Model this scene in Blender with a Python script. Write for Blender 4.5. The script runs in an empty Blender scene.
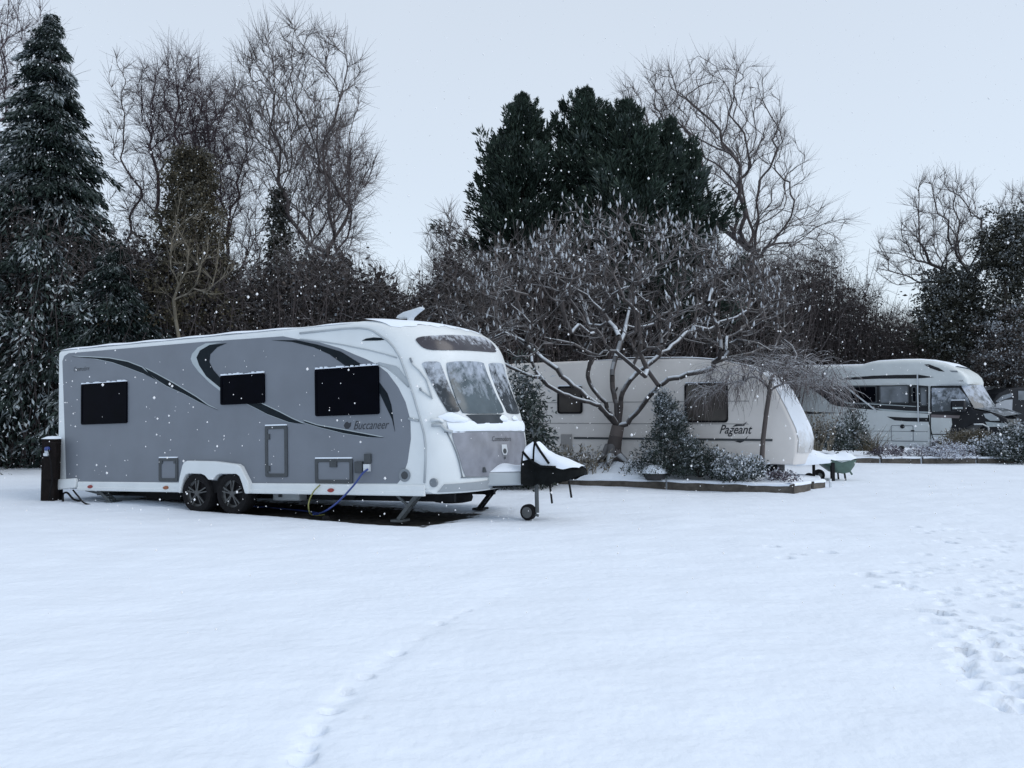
import bpy, math, random
import numpy as np
from mathutils import Vector, Matrix, noise
R = math.radians
rng = np.random.default_rng(11)
random.seed(11)
sc = bpy.context.scene
COL = sc.collection

# ------------------------------------------------------------------ camera
F = 800.0; TH = R(2.43); CH = 1.38
cam = bpy.data.cameras.new('camera'); cam.sensor_width = 36; cam.lens = 36*F/1024
cam.clip_start = 0.1; cam.clip_end = 3000
camo = bpy.data.objects.new('camera', cam); COL.objects.link(camo)
camo.location = (0, 0, CH); camo.rotation_euler = (R(90)+TH, 0, 0)
sc.camera = camo

def ray(px, py):
    u = (px-512)/F; v = (384-py)/F
    return np.array((u, math.cos(TH)-v*math.sin(TH), math.sin(TH)+v*math.cos(TH)))
def at(px, py, Y):                    # point seen at a pixel, at depth Y
    d = ray(px, py); t = Y/d[1]
    return np.array((0, 0, CH))+d*t
def onground(px, py, z=0.0):
    d = ray(px, py); t = (z-CH)/d[2]
    return np.array((0, 0, CH))+d*t

class Frame:                          # a vehicle's own axes: x along, y across, z up
    def __init__(s, loc, yaw, pit=0):
        s.o = np.array(loc, float); s.yaw = yaw; s.pit = pit
        s.e = np.array((math.cos(yaw)*math.cos(pit), math.sin(yaw)*math.cos(pit), math.sin(pit)))
        s.n = np.array((-math.sin(yaw), math.cos(yaw), 0))
        s.k = np.array((-math.cos(yaw)*math.sin(pit), -math.sin(yaw)*math.sin(pit), math.cos(pit)))
        s.rot = (0, -pit, yaw)
    def side(s, px, py, w=0.0):
        d = ray(px, py); o = np.array((0, 0, CH))
        t = (np.dot(s.o-o, s.n)+w)/np.dot(d, s.n)
        P = o+d*t-s.o
        return (float(P@s.e), float(P@s.k))
    def world(s, x, y, z):
        return s.o+s.e*x+s.n*y+s.k*z

# ------------------------------------------------------------------ materials
def nn(nt, t, **kw):
    n = nt.nodes.new(t)
    for k, v in kw.items(): setattr(n, k, v)
    return n
MATS = {}
def mat(name, col, rough=.5, metal=0.0, vary=.15, scale=6.0, bump=0.0, spec=.5, col2=None, bscale=None, coat=0):
    m = bpy.data.materials.new(name); m.use_nodes = True
    nt = m.node_tree; b = nt.nodes['Principled BSDF']
    tc = nn(nt, 'ShaderNodeTexCoord')
    nz = nn(nt, 'ShaderNodeTexNoise'); nz.inputs['Scale'].default_value = scale; nz.inputs['Detail'].default_value = 5
    nt.links.new(tc.outputs['Object'], nz.inputs['Vector'])
    rp = nn(nt, 'ShaderNodeMapRange'); rp.inputs['From Min'].default_value = .3; rp.inputs['From Max'].default_value = .7
    nt.links.new(nz.outputs['Fac'], rp.inputs['Value'])
    mx = nn(nt, 'ShaderNodeMix', data_type='RGBA')
    c2 = col2 or tuple(c*(1-vary) for c in col)
    mx.inputs['A'].default_value = (*col, 1); mx.inputs['B'].default_value = (*c2, 1)
    nt.links.new(rp.outputs['Result'], mx.inputs['Factor'])
    nt.links.new(mx.outputs['Result'], b.inputs['Base Color'])
    b.inputs['Roughness'].default_value = rough; b.inputs['Metallic'].default_value = metal
    b.inputs['Specular IOR Level'].default_value = spec
    if coat: b.inputs['Coat Weight'].default_value = coat
    if bump:
        n2 = nn(nt, 'ShaderNodeTexNoise'); n2.inputs['Scale'].default_value = bscale or scale*4; n2.inputs['Detail'].default_value = 6
        nt.links.new(tc.outputs['Object'], n2.inputs['Vector'])
        bp = nn(nt, 'ShaderNodeBump'); bp.inputs['Strength'].default_value = bump; bp.inputs['Distance'].default_value = .02
        nt.links.new(n2.outputs['Fac'], bp.inputs['Height']); nt.links.new(bp.outputs['Normal'], b.inputs['Normal'])
    MATS[name] = m
    return m

SNOWC = (.79, .86, .955)
def plantmat(name, c0, c1, rough=.7, snowcol=(.70, .76, .84)):
    """bark or leaves: 'tint' varies each leaf, 'snow' lays snow where the mesh catches it"""
    m = bpy.data.materials.new(name); m.use_nodes = True
    nt = m.node_tree; b = nt.nodes['Principled BSDF']
    at_ = nn(nt, 'ShaderNodeAttribute', attribute_name='tint'); as_ = nn(nt, 'ShaderNodeAttribute', attribute_name='snow')
    mx = nn(nt, 'ShaderNodeMix', data_type='RGBA'); mx.inputs['A'].default_value = (*c0, 1); mx.inputs['B'].default_value = (*c1, 1)
    nt.links.new(at_.outputs['Fac'], mx.inputs['Factor'])
    m2 = nn(nt, 'ShaderNodeMix', data_type='RGBA'); m2.inputs['B'].default_value = (*snowcol, 1)
    nt.links.new(mx.outputs['Result'], m2.inputs['A']); nt.links.new(as_.outputs['Fac'], m2.inputs['Factor'])
    nt.links.new(m2.outputs['Result'], b.inputs['Base Color'])
    b.inputs['Roughness'].default_value = rough; b.inputs['Specular IOR Level'].default_value = .2
    MATS[name] = m
    return m

def snowmat(name, bump=.25):
    m = mat(name, SNOWC, .75, 0, .06, 1.3, bump, .2, bscale=13)
    return m

snowmat('snow'); snowmat('snow_fine', .15)
mat('white_paint', (.70, .745, .77), .38, 0, .07, 3.0, spec=.35)
mat('grey_paint', (.178, .200, .236), .42, 0, .14, 1.6, spec=.35)
mat('mid_grey', (.20, .23, .26), .4, 0, .12, 4)
mat('light_grey', (.40, .445, .48), .4, 0, .12, 4)
mat('bumper_grey', (.30, .335, .37), .4, 0, .12, 4)
mat('locker_grey', (.25, .265, .31), .4, 0, .12, 4)
mat('dark_frame', (.05, .06, .07), .5, 0, .3, 8)
mat('graphic_dark', (.010, .016, .022), .6, 0, .3, 8, spec=.1)
mat('graphic_pale', (.40, .46, .49), .4, 0, .12, 5)
mat('ink', (.018, .022, .03), .6, 0, .1, 8)
mat('rubber', (.012, .012, .014), .8, 0, .4, 20, .3, spec=.15)
mat('alloy', (.10, .105, .11), .4, .5, .3, 10)
mat('black_metal', (.014, .015, .018), .6, 0, .4, 12, spec=.15)
mat('galvanised', (.11, .125, .135), .5, .3, .4, 14)
mat('blue_plastic', (.03, .06, .25), .4, 0, .2, 8)
mat('yellow_hose', (.28, .29, .10), .5, 0, .2, 8)
mat('white_plastic', (.6, .65, .7), .4, 0, .1, 8)
mat('red_lens', (.30, .03, .025), .3, 0, .2, 20)
mat('amber_lens', (.30, .09, .03), .3, 0, .2, 20)
mat('black_cover', (.008, .010, .011), .7, 0, .5, 10, .6, spec=.12, bscale=14)
mat('dark_timber', (.012, .009, .009), .85, 0, .5, 9, .5, spec=.15)
mat('sleeper_timber', (.125, .112, .098), .9, 0, .55, 7, .6)
mat('cream_paint', (.70, .68, .665), .45, 0, .08, 2.5)
mat('cream_trim', (.31, .305, .305), .45, 0, .08, 4)
mat('brown_glass', (.040, .034, .034), .22, 0, .5, 3, spec=.35, col2=(.075, .068, .06))
mat('motorhome_white', (.64, .69, .71), .4, 0, .10, 2, spec=.35)
mat('motorhome_dark', (.016, .018, .024), .4, 0, .4, 3, spec=.3)
mat('purple_dark', (.035, .026, .032), .4, 0, .3, 3)
mat('pinkish_trim', (.22, .19, .20), .4, 0, .2, 3)
mat('cab_glass', (.10, .115, .13), .25, 0, .5, 2.2, spec=.4, col2=(.22, .25, .29))
mat('green_steel', (.085, .15, .125), .5, 0, .3, 9)
mat('pot_stone', (.05, .05, .055), .9, 0, .4, 9, .5)
mat('van_white', (.38, .41, .45), .45, 0, .1, 3)

def flake():
    m = bpy.data.materials.new('snowflake'); m.use_nodes = True; nt = m.node_tree; nt.nodes.clear()
    o_ = nn(nt, 'ShaderNodeOutputMaterial'); a = nn(nt, 'ShaderNodeBsdfDiffuse'); b = nn(nt, 'ShaderNodeBsdfTranslucent'); x = nn(nt, 'ShaderNodeMixShader')
    a.inputs[0].default_value = (.985, .99, 1, 1); b.inputs[0].default_value = (.985, .99, 1, 1); x.inputs[0].default_value = .5
    nt.links.new(a.outputs[0], x.inputs[1]); nt.links.new(b.outputs[0], x.inputs[2]); nt.links.new(x.outputs[0], o_.inputs['Surface']); MATS['snowflake'] = m
flake()
def sideglass():
    m = mat('dark_glass', (.0015, .002, .005), .4, 0, .3, 5, spec=.03)
    return m
sideglass()
def frosted(name, base, lo, hi, amp, snow=(.66, .72, .80), scale=9):
    """glass half hidden by snow that clings higher up (object z is height on the vehicle)"""
    m = mat(name, base, .2, 0, .3, 5, spec=.3); nt = m.node_tree; b = nt.nodes['Principled BSDF']
    src = b.inputs['Base Color'].links[0].from_socket
    tc = nn(nt, 'ShaderNodeTexCoord'); sp = nn(nt, 'ShaderNodeSeparateXYZ'); nt.links.new(tc.outputs['Object'], sp.inputs[0])
    g = nn(nt, 'ShaderNodeMapRange'); g.inputs['From Min'].default_value = lo; g.inputs['From Max'].default_value = hi
    g.inputs['To Min'].default_value = 0; g.inputs['To Max'].default_value = 1; g.clamp = False
    nt.links.new(sp.outputs['Z'], g.inputs['Value'])
    z = nn(nt, 'ShaderNodeTexNoise'); z.inputs['Scale'].default_value = scale; z.inputs['Detail'].default_value = 8; z.inputs['Roughness'].default_value = .7
    nt.links.new(tc.outputs['Object'], z.inputs['Vector'])
    a = nn(nt, 'ShaderNodeMath', operation='MULTIPLY_ADD'); a.inputs[1].default_value = amp; nt.links.new(z.outputs['Fac'], a.inputs[0]); nt.links.new(g.outputs['Result'], a.inputs[2])
    r = nn(nt, 'ShaderNodeMapRange'); r.inputs['From Min'].default_value = amp*.5+.35; r.inputs['From Max'].default_value = amp*.5+.75
    nt.links.new(a.outputs[0], r.inputs['Value'])
    mx = nn(nt, 'ShaderNodeMix', data_type='RGBA'); mx.inputs['B'].default_value = (*snow, 1)
    nt.links.new(src, mx.inputs['A']); nt.links.new(r.outputs['Result'], mx.inputs['Factor']); nt.links.new(mx.outputs['Result'], b.inputs['Base Color'])
    rr = nn(nt, 'ShaderNodeMapRange'); rr.inputs['To Min'].default_value = .2; rr.inputs['To Max'].default_value = .8
    nt.links.new(r.outputs['Result'], rr.inputs['Value']); nt.links.new(rr.outputs['Result'], b.inputs['Roughness'])
frosted('front_glass', (.035, .045, .055), 1.15, 2.35, 2.0, snow=(.40, .45, .52), scale=7)
frosted('middle_glass', (.085, .115, .135), 1.15, 2.5, 1.6, snow=(.36, .41, .49), scale=7)
frosted('roof_glass', (.06, .058, .07), 2.20, 2.58, 1.8, snow=(.50, .55, .63), scale=11)
frosted('locker_snowy', (.27, .285, .33), .55, 2.6, 1.2, scale=20, snow=(.40, .44, .50))
frosted('screen_glass', (.12, .14, .16), .9, 2.6, 2.6, snow=(.42, .47, .55), scale=4)
frosted('cream_snowy', (.50, .50, .50), .3, 1.3, 1.2, snow=(.72, .78, .86), scale=4)

# ------------------------------------------------------------------ mesh helpers
class MB:
    def __init__(s): s.v = []; s.f = []
    def add(s, vs, fs):
        o = len(s.v); s.v += [tuple(map(float, p)) for p in vs]; s.f += [tuple(o+i for i in f) for f in fs]; return s
    def box(s, a, b):
        (x0, y0, z0), (x1, y1, z1) = a, b
        return s.add([(x0,y0,z0),(x1,y0,z0),(x1,y1,z0),(x0,y1,z0),(x0,y0,z1),(x1,y0,z1),(x1,y1,z1),(x0,y1,z1)],
            [(0,3,2,1),(4,5,6,7),(0,1,5,4),(1,2,6,5),(2,3,7,6),(3,0,4,7)])
    def bar(s, p, q, w, h):           # a bar of rectangular section between two points
        p = Vector(p); q = Vector(q); a = (q-p).normalized()
        u = a.cross(Vector((0, 0, 1)));
        if u.length < .01: u = Vector((1, 0, 0))
        u.normalize(); v = u.cross(a)
        vs = [P+u*sx*w/2+v*sy*h/2 for P in (p, q) for sx, sy in ((-1,-1),(1,-1),(1,1),(-1,1))]
        return s.add(vs, [(3,2,1,0),(4,5,6,7),(0,1,5,4),(1,2,6,5),(2,3,7,6),(3,0,4,7)])
    def prism(s, poly, w0, w1):       # polygon in (x,z), from y=w0 to y=w1
        n = len(poly)
        vs = [(x, w0, z) for x, z in poly]+[(x, w1, z) for x, z in poly]
        return s.add(vs, [tuple(range(n)), tuple(range(2*n-1, n-1, -1))]+[(i, i+n, (i+1) % n+n, (i+1) % n) for i in range(n)])
    def ring(s, outer, inner, w0, w1):  # frame between two polygons of equal length
        n = len(outer); vs = [(x, w, z) for w in (w0, w1) for P in (outer, inner) for x, z in P]
        fs = []
        for i in range(n):
            j = (i+1) % n
            fs += [(i, j, n+j, n+i), (2*n+j, 2*n+i, 3*n+i, 3*n+j), (j, i, 2*n+i, 2*n+j), (n+i, n+j, 3*n+j, 3*n+i)]
        return s.add(vs, fs)
    def tube(s, pts, r, n=8, cap=True):
        pts = [Vector(p) for p in pts]; rs = r if isinstance(r, (list, tuple)) else [r]*len(pts)
        vs = []; u = None
        for i, p in enumerate(pts):
            a = (pts[min(i+1, len(pts)-1)]-pts[max(i-1, 0)]).normalized()
            if u is None:
                u = a.cross(Vector((0, 0, 1)))
                if u.length < .05: u = a.cross(Vector((1, 0, 0)))
            u = (u-a*u.dot(a)).normalized(); v = a.cross(u)
            vs += [p+(u*math.cos(2*math.pi*k/n)+v*math.sin(2*math.pi*k/n))*rs[i] for k in range(n)]
        m = len(pts)
        fs = [(i*n+k, i*n+(k+1) % n, (i+1)*n+(k+1) % n, (i+1)*n+k) for i in range(m-1) for k in range(n)]
        if cap: fs += [tuple(range(n))[::-1], tuple((m-1)*n+k for k in range(n))]
        return s.add(vs, fs)
    def lathe(s, prof, c, axis='y', n=24):  # prof: (radius, offset along axis)
        vs = []
        for r, o in prof:
            for k in range(n):
                a = 2*math.pi*k/n; ca, sa = r*math.cos(a), r*math.sin(a)
                p = {'y': (ca, o, sa), 'z': (ca, sa, o), 'x': (o, ca, sa)}[axis]
                vs.append((c[0]+p[0], c[1]+p[1], c[2]+p[2]))
        m = len(prof)
        fs = [(i*n+k, i*n+(k+1) % n, (i+1)*n+(k+1) % n, (i+1)*n+k) for i in range(m-1) for k in range(n)]
        return s.add(vs, fs)
    def grid(s, P, wrap=False):       # P[i][j] points
        a, b = len(P), len(P[0])
        vs = [p for row in P for p in row]
        fs = [(i*b+j, i*b+j+1, (i+1)*b+j+1, (i+1)*b+j) for i in range(a-1) for j in range(b-1)]
        return s.add(vs, fs)
    def build(s, name, m, parent=None, smooth=False, bevel=0):
        me = bpy.data.meshes.new(name); me.from_pydata(s.v, [], s.f)
        me.materials.append(MATS[m]); me.validate(); me.update()
        return link(name, me, parent, smooth, bevel)
def link(name, me, parent=None, smooth=False, bevel=0):
    o = bpy.data.objects.new(name, me); COL.objects.link(o)
    if parent: o.parent = parent
    if smooth: me.polygons.foreach_set('use_smooth', [True]*len(me.polygons))
    if smooth == 'auto': me.set_sharp_from_angle(angle=R(40))
    if bevel:
        b = o.modifiers.new('edge', 'BEVEL'); b.width = bevel; b.segments = 2; b.limit_method = 'ANGLE'
    return o
def np_mesh(name, V, Fq, m, parent=None, snow=None, tint=None, smooth=True):
    """V (N,3) verts, Fq (M,k) faces"""
    me = bpy.data.meshes.new(name); M, k = Fq.shape
    me.vertices.add(len(V)); me.vertices.foreach_set('co', np.ascontiguousarray(V, np.float32).ravel())
    me.loops.add(M*k); me.loops.foreach_set('vertex_index', np.ascontiguousarray(Fq, np.int32).ravel())
    me.polygons.add(M); me.polygons.foreach_set('loop_start', np.arange(0, M*k, k, dtype=np.int32))
    me.update(calc_edges=True)
    for nm, arr in (('snow', snow), ('tint', tint)):
        if arr is not None:
            a = me.attributes.new(nm, 'FLOAT', 'POINT'); a.data.foreach_set('value', np.ascontiguousarray(arr, np.float32))
    me.materials.append(MATS[m])
    return link(name, me, parent, smooth)
def tag(o, label, cat, group=None, kind=None):
    if label: o['label'] = label
    if cat: o['category'] = cat
    if group: o['group'] = group
    if kind: o['kind'] = kind
    return o
def thing(name, label, cat, loc=(0, 0, 0), rot=(0, 0, 0), group=None):
    o = bpy.data.objects.new(name, None); COL.objects.link(o); o.empty_display_size = .3
    o.location = loc; o.rotation_euler = rot
    return tag(o, label, cat, group)
def structure(o): o['kind'] = 'structure'; return o
def roundrect(x0, x1, z0, z1, r, n=4):
    P = []
    for cx, cz, a0 in ((x1-r, z1-r, 0), (x0+r, z1-r, 90), (x0+r, z0+r, 180), (x1-r, z0+r, 270)):
        for i in range(n+1):
            a = R(a0+90*i/n); P.append((cx+r*math.cos(a), cz+r*math.sin(a)))
    return P
def lettering(name, text, m, parent, width, x, z, y, shear=.35, height=None, offset=.0, rot=None, xf=None):
    cu = bpy.data.curves.new('t', 'FONT'); cu.body = text; cu.shear = shear; cu.offset = offset; cu.resolution_u = 3
    t = bpy.data.objects.new('t', cu); COL.objects.link(t)
    dg = bpy.context.evaluated_depsgraph_get(); me = bpy.data.meshes.new_from_object(t.evaluated_get(dg))
    bpy.data.objects.remove(t)
    xs = [v.co.x for v in me.vertices]; ys = [v.co.y for v in me.vertices]
    x0, x1, y0, y1 = min(xs), max(xs), min(ys), max(ys)
    sx = width/(x1-x0); sz = (height/(y1-y0)) if height else sx
    for v in me.vertices:
        a, b = (v.co.x-x0)*sx, (v.co.y-y0)*sz
        v.co = xf(a, b) if xf else (x+a, y, z+b)
    me.materials.clear(); me.materials.append(MATS[m]); me.update(); me.name = name
    return link(name, me, parent)

# ------------------------------------------------------------------ world and light
w = bpy.data.worlds.new('World'); sc.world = w; w.use_nodes = True
nt = w.node_tree; nt.nodes.clear()
out = nn(nt, 'ShaderNodeOutputWorld')
sky = nn(nt, 'ShaderNodeTexSky', sky_type='NISHITA'); sky.sun_disc = False
SUN_EL, SUN_AZ = R(42), R(112)
sky.sun_elevation = SUN_EL; sky.sun_rotation = SUN_AZ; sky.dust_density = 1.0; sky.air_density = 1
b1 = nn(nt, 'ShaderNodeBackground'); b1.inputs['Strength'].default_value = .05
nt.links.new(sky.outputs[0], b1.inputs['Color'])
tc = nn(nt, 'ShaderNodeTexCoord'); sp = nn(nt, 'ShaderNodeSeparateXYZ'); nt.links.new(tc.outputs['Generated'], sp.inputs[0])
rp = nn(nt, 'ShaderNodeValToRGB')
rp.color_ramp.elements[0].position = .0; rp.color_ramp.elements[0].color = (.63, .69, .745, 1)
rp.color_ramp.elements[1].position = .55; rp.color_ramp.elements[1].color = (.575, .625, .68, 1)
nt.links.new(sp.outputs['Z'], rp.inputs['Fac'])
nz = nn(nt, 'ShaderNodeTexNoise'); nz.inputs['Scale'].default_value = 1.6; nz.inputs['Detail'].default_value = 3
nt.links.new(tc.outputs['Generated'], nz.inputs['Vector'])
mr = nn(nt, 'ShaderNodeMapRange'); mr.inputs['To Min'].default_value = .95; mr.inputs['To Max'].default_value = 1.05
nt.links.new(nz.outputs['Fac'], mr.inputs['Value'])
b2 = nn(nt, 'ShaderNodeBackground'); nt.links.new(rp.outputs['Color'], b2.inputs['Color']); nt.links.new(mr.outputs['Result'], b2.inputs['Strength'])
ad = nn(nt, 'ShaderNodeAddShader'); nt.links.new(b1.outputs[0], ad.inputs[0]); nt.links.new(b2.outputs[0], ad.inputs[1]); nt.links.new(ad.outputs[0], out.inputs['Surface'])
su = bpy.data.lights.new('sun', 'SUN'); su.energy = 1.1; su.angle = R(35); su.color = (1, .97, .93)
so = bpy.data.objects.new('sun', su); COL.objects.link(so); so.rotation_euler = (R(90)-SUN_EL, 0, R(180)-SUN_AZ+0)
sd = Vector((math.sin(SUN_AZ)*math.cos(SUN_EL), math.cos(SUN_AZ)*math.cos(SUN_EL), math.sin(SUN_EL)))
so.rotation_euler = sd.to_track_quat('Z', 'Y').to_euler()
sc.view_settings.view_transform = 'Standard'; sc.view_settings.look = 'None'; sc.view_settings.exposure = 0
sc.cycles.max_bounces = 6; sc.cycles.transparent_max_bounces = 4

# ------------------------------------------------------------------ ground
CV = Frame((-4.39, 11.98, 0), R(-25.25), R(1.58))      # big caravan
def smooth(a, b, x):
    t = np.clip((x-a)/(b-a), 0, 1); return t*t*(3-2*t)
def gbase(x, y): return .16*smooth(15.5, 22.5, y)
# animal track on the left and the trodden patch on the right
prints = []
for px, py, s in ((304,757,1.25),(309,745,.8),(317,730,1.1),(331,711,1.0),(345,690,.8),(347,687,.5),(366,676,.95),(397,653,1.0),(421,640,.5),(440,624,.8),(452,618,.5),(467,612,.6),(361,718,.45)):
    g = onground(px, py); prints.append((g[0], g[1], .036*s, .045*s, .055*s, rng.uniform(-.5, .5)))
for px, py in ((942,540),(950,541),(893,584),(864,575),(875,588),(886,573),(828,552),(907,587),(871,577),(923,611),(936,612),(970,627),(981,632),(990,640),(934,623),(964,651),(1012,668),(1020,690),(1018,710),(1008,667),(785,560),(795,556),(772,548)):
    g = onground(px, py); prints.append((g[0], g[1], rng.uniform(.07, .10), rng.uniform(.035, .055), rng.uniform(.055, .085), rng.uniform(-.4, .4)))
for i in range(230):
    px = rng.uniform(905, 1060); py = rng.uniform(515, 705)
    lim = 905+max(0, (py-590))*.75+max(0, 545-py)*.4
    if px < lim: continue
    g = onground(px, py); prints.append((g[0], g[1], rng.uniform(.04, .085), rng.uniform(.028, .052), rng.uniform(.014, .045), rng.uniform(-.6, .6)))
def spaced(lo, hi, step0, grow):
    r = [lo]
    while r[-1] < hi: r.append(r[-1]+step0+grow*abs(r[-1]))
    return r
ys = [-300, -120, -50, -20, -8, -3, 0, 1.2, 2.0, 2.6]
y = 2.8
while y < 24: ys.append(y); y += max(.012, .0048*y)
ys += [25, 27, 30, 34, 40, 50, 70, 110, 200, 400, 900]
xs = []
x = -9.5
while x < 9.5:
    xs.append(x); x += .028 if -1.6 < x < 5.5 else .05
xs = [-900, -300, -120, -60, -35, -22, -16, -13, -11, -10]+xs+[10, 11, 13, 16, 22, 35, 60, 120, 300, 900]
XX, YY = np.meshgrid(np.array(xs), np.array(ys))
ZZ = gbase(XX, YY)
def fbm(x, y, seed, base):            # cheap smooth noise from a few rotated sines
    r = np.random.default_rng(seed); z = np.zeros_like(x)
    for i in range(14):
        a = r.uniform(0, 6.28); k = base*(1.35**i); p = r.uniform(0, 6.28); q = r.uniform(0, 6.28)
        z += np.sin((x*math.cos(a)+y*math.sin(a))*k+p+1.7*np.sin((x*math.sin(a)-y*math.cos(a))*k*.37+q))/(1.28**i)
    return z
near = smooth(60, 25, YY)
ZZ = ZZ+near*(.012*fbm(XX, YY, 3, .5)+.0034*fbm(XX*.6, YY*1.5, 4, 5))
for (cx, cy, a, b, d, rot) in prints:
    ii = (np.abs(YY-cy) < .5) & (np.abs(XX-cx) < .5)
    u = (XX[ii]-cx)*math.cos(rot)+(YY[ii]-cy)*math.sin(rot); v = -(XX[ii]-cx)*math.sin(rot)+(YY[ii]-cy)*math.cos(rot)
    q = np.sqrt((u/a)**2+(v/b)**2)
    ZZ[ii] += -d*smooth(1.1, .75, q)+.003*np.exp(-((q-1.35)/.3)**2)
# soft furrow joining the animal's steps
tr = [onground(px, py)[:2] for px, py in ((300,768),(304,757),(331,711),(366,676),(397,653),(440,624),(467,612),(520,592),(560,580))]
dmin = np.full(XX.shape, 9.0)
for p, q in zip(tr[:-1], tr[1:]):
    d = q-p; t = np.clip(((XX-p[0])*d[0]+(YY-p[1])*d[1])/(d@d), 0, 1)
    dmin = np.minimum(dmin, np.hypot(XX-p[0]-t*d[0], YY-p[1]-t*d[1]))
ZZ -= .026*np.clip((6.4-YY)/2.6, .12, 1)*np.exp(-(dmin/.075)**2)*(.75+.25*np.sin(YY*9+XX*4))
ZZ -= .020*smooth(.9, .2, np.hypot((XX-5.2)/2.2, (YY-7.2)/2.6))
# shallow wheel furrow
# bare wet strip under the caravan, where no snow has fallen
lx = (XX-CV.o[0])*CV.e[0]+(YY-CV.o[1])*CV.e[1]; ly = (XX-CV.o[0])*CV.n[0]+(YY-CV.o[1])*CV.n[1]
wob = .10*fbm(XX, YY, 9, 2.2)*.35
wide = np.where(lx < -.9, .9, .22)
bare = smooth(-.22, .42, np.minimum.reduce([lx+2.9+wob, 3.7-lx+wob*2, ly+.10*np.clip(lx, -1, 2)+.0-np.where(lx < -.9, .75, .22)*smooth(-.4, -1.4, lx)+wob*.5, 1.75+wob-ly]))
ZZ -= .05*bare
nv = XX.size; nx = len(xs); ny = len(ys)
V = np.stack([XX.ravel(), YY.ravel(), ZZ.ravel()], 1)
ii = (np.arange(ny-1)[:, None]*nx+np.arange(nx-1)[None, :]).ravel()
Fq = np.stack([ii, ii+1, ii+nx+1, ii+nx], 1)
# ground material: snow with fine wind ripples, dark wet gravel where it is bare
m = snowmat('ground_snow', .6); nt = m.node_tree; b = nt.nodes['Principled BSDF']
src = b.inputs['Base Color'].links[0].from_socket
at_ = nn(nt, 'ShaderNodeAttribute', attribute_name='snow')
tcg = nn(nt, 'ShaderNodeTexCoord'); gz = nn(nt, 'ShaderNodeTexNoise'); gz.inputs['Scale'].default_value = 9; gz.inputs['Detail'].default_value = 8
nt.links.new(tcg.outputs['Object'], gz.inputs['Vector'])
cr = nn(nt, 'ShaderNodeValToRGB'); cr.color_ramp.elements[0].position = .35; cr.color_ramp.elements[0].color = (.014, .014, .015, 1)
cr.color_ramp.elements[1].position = .75; cr.color_ramp.elements[1].color = (.075, .068, .060, 1); nt.links.new(gz.outputs['Fac'], cr.inputs['Fac'])
gs = nn(nt, 'ShaderNodeMath', operation='MULTIPLY_ADD'); gs.inputs[1].default_value = 1.0; nt.links.new(at_.outputs['Fac'], gs.inputs[0])
gm = nn(nt, 'ShaderNodeMath', operation='MULTIPLY_ADD'); gm.inputs[1].default_value = 1.2; gm.inputs[2].default_value = -.6; nt.links.new(gz.outputs['Fac'], gm.inputs[0]); nt.links.new(gm.outputs[0], gs.inputs[2])
gr = nn(nt, 'ShaderNodeMapRange'); gr.inputs['From Min'].default_value = .40; gr.inputs['From Max'].default_value = .6; nt.links.new(gs.outputs[0], gr.inputs['Value'])
mx = nn(nt, 'ShaderNodeMix', data_type='RGBA'); nt.links.new(gr.outputs['Result'], mx.inputs['Factor']); nt.links.new(src, mx.inputs['A']); nt.links.new(cr.outputs['Color'], mx.inputs['B'])
nt.links.new(mx.outputs['Result'], b.inputs['Base Color'])
structure(np_mesh('snowy_ground', V, Fq, 'ground_snow', None, snow=bare.ravel()))

# ------------------------------------------------------------------ big caravan
S = CV.side
carav = thing('caravan', 'large grey and white twin axle caravan with dark swoosh graphics standing in the snow', 'caravan', CV.o, CV.rot)
W = 2.48
# front edge of the near side, read along the seam, pushed out by the moulding's width
seam = [(2.608, 2.555), (2.857, 2.49), (3.073, 2.34), (3.266, 2.10), (3.385, 1.80), (3.502, 1.467), (3.539, 1.387), (3.622, 1.071), (3.645, .785), (3.61, .436)]
def offset_poly(P, d):
    Q = []
    for i in range(len(P)):
        a = Vector(P[max(i-1, 0)]); b = Vector(P[min(i+1, len(P)-1)]); t = (b-a).normalized()
        Q.append((P[i][0]-t.y*d, P[i][1]+t.x*d))
    return Q
front = offset_poly(seam, .085)+[(3.66, .29)]
front[0] = (2.60, 2.632)
def resample(P, n):
    P = [Vector(p) for p in P]; L = [0]
    for a, b in zip(P[:-1], P[1:]): L.append(L[-1]+(b-a).length)
    out = []
    for i in range(n):
        t = L[-1]*i/(n-1); j = max(k for k in range(len(L)-1) if L[k] <= t+1e-9); f = (t-L[j])/max(L[j+1]-L[j], 1e-9)
        # catmull-rom through the points
        p0, p1, p2, p3 = P[max(j-1, 0)], P[j], P[j+1], P[min(j+2, len(P)-1)]
        out.append(tuple(.5*((2*p1)+(p2-p0)*f+(2*p0-5*p1+4*p2-p3)*f*f+(3*p1-p0-3*p2+p3)*f**3)))
    return out
front = resample(front, 44)
def qn(w_): return (w_-W/2)/(W/2)
def bulge(x, w_, z=0): return (.49+.13*math.exp(-((z-2.40)/.34)**2))*(1-abs(qn(w_))**4.5)*float(smooth(2.2, 2.95, np.array(x)))
def crown(w_): return .035*(1-qn(w_)**2)
prof = [(-3.60, .30), (-3.615, 1.0), (-3.615, 1.8), (-3.615, 2.42)]
prof += [(-3.535+.08*math.cos(a), 2.545+.08*math.sin(a)) for a in np.linspace(R(180), R(92), 6)]
prof += [(x, 2.632) for x in np.linspace(-3.3, 2.4, 14)]
nfront0 = len(prof)
prof += front
prof += [(3.4, .285), (0, .285), (-3.4, .285)]
npf = len(prof)
nrm = []
for i in range(npf):
    a = Vector(prof[i-1]); b = Vector(prof[(i+1) % npf]); t = (b-a).normalized(); nrm.append((t.y, -t.x))  # inward
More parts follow.
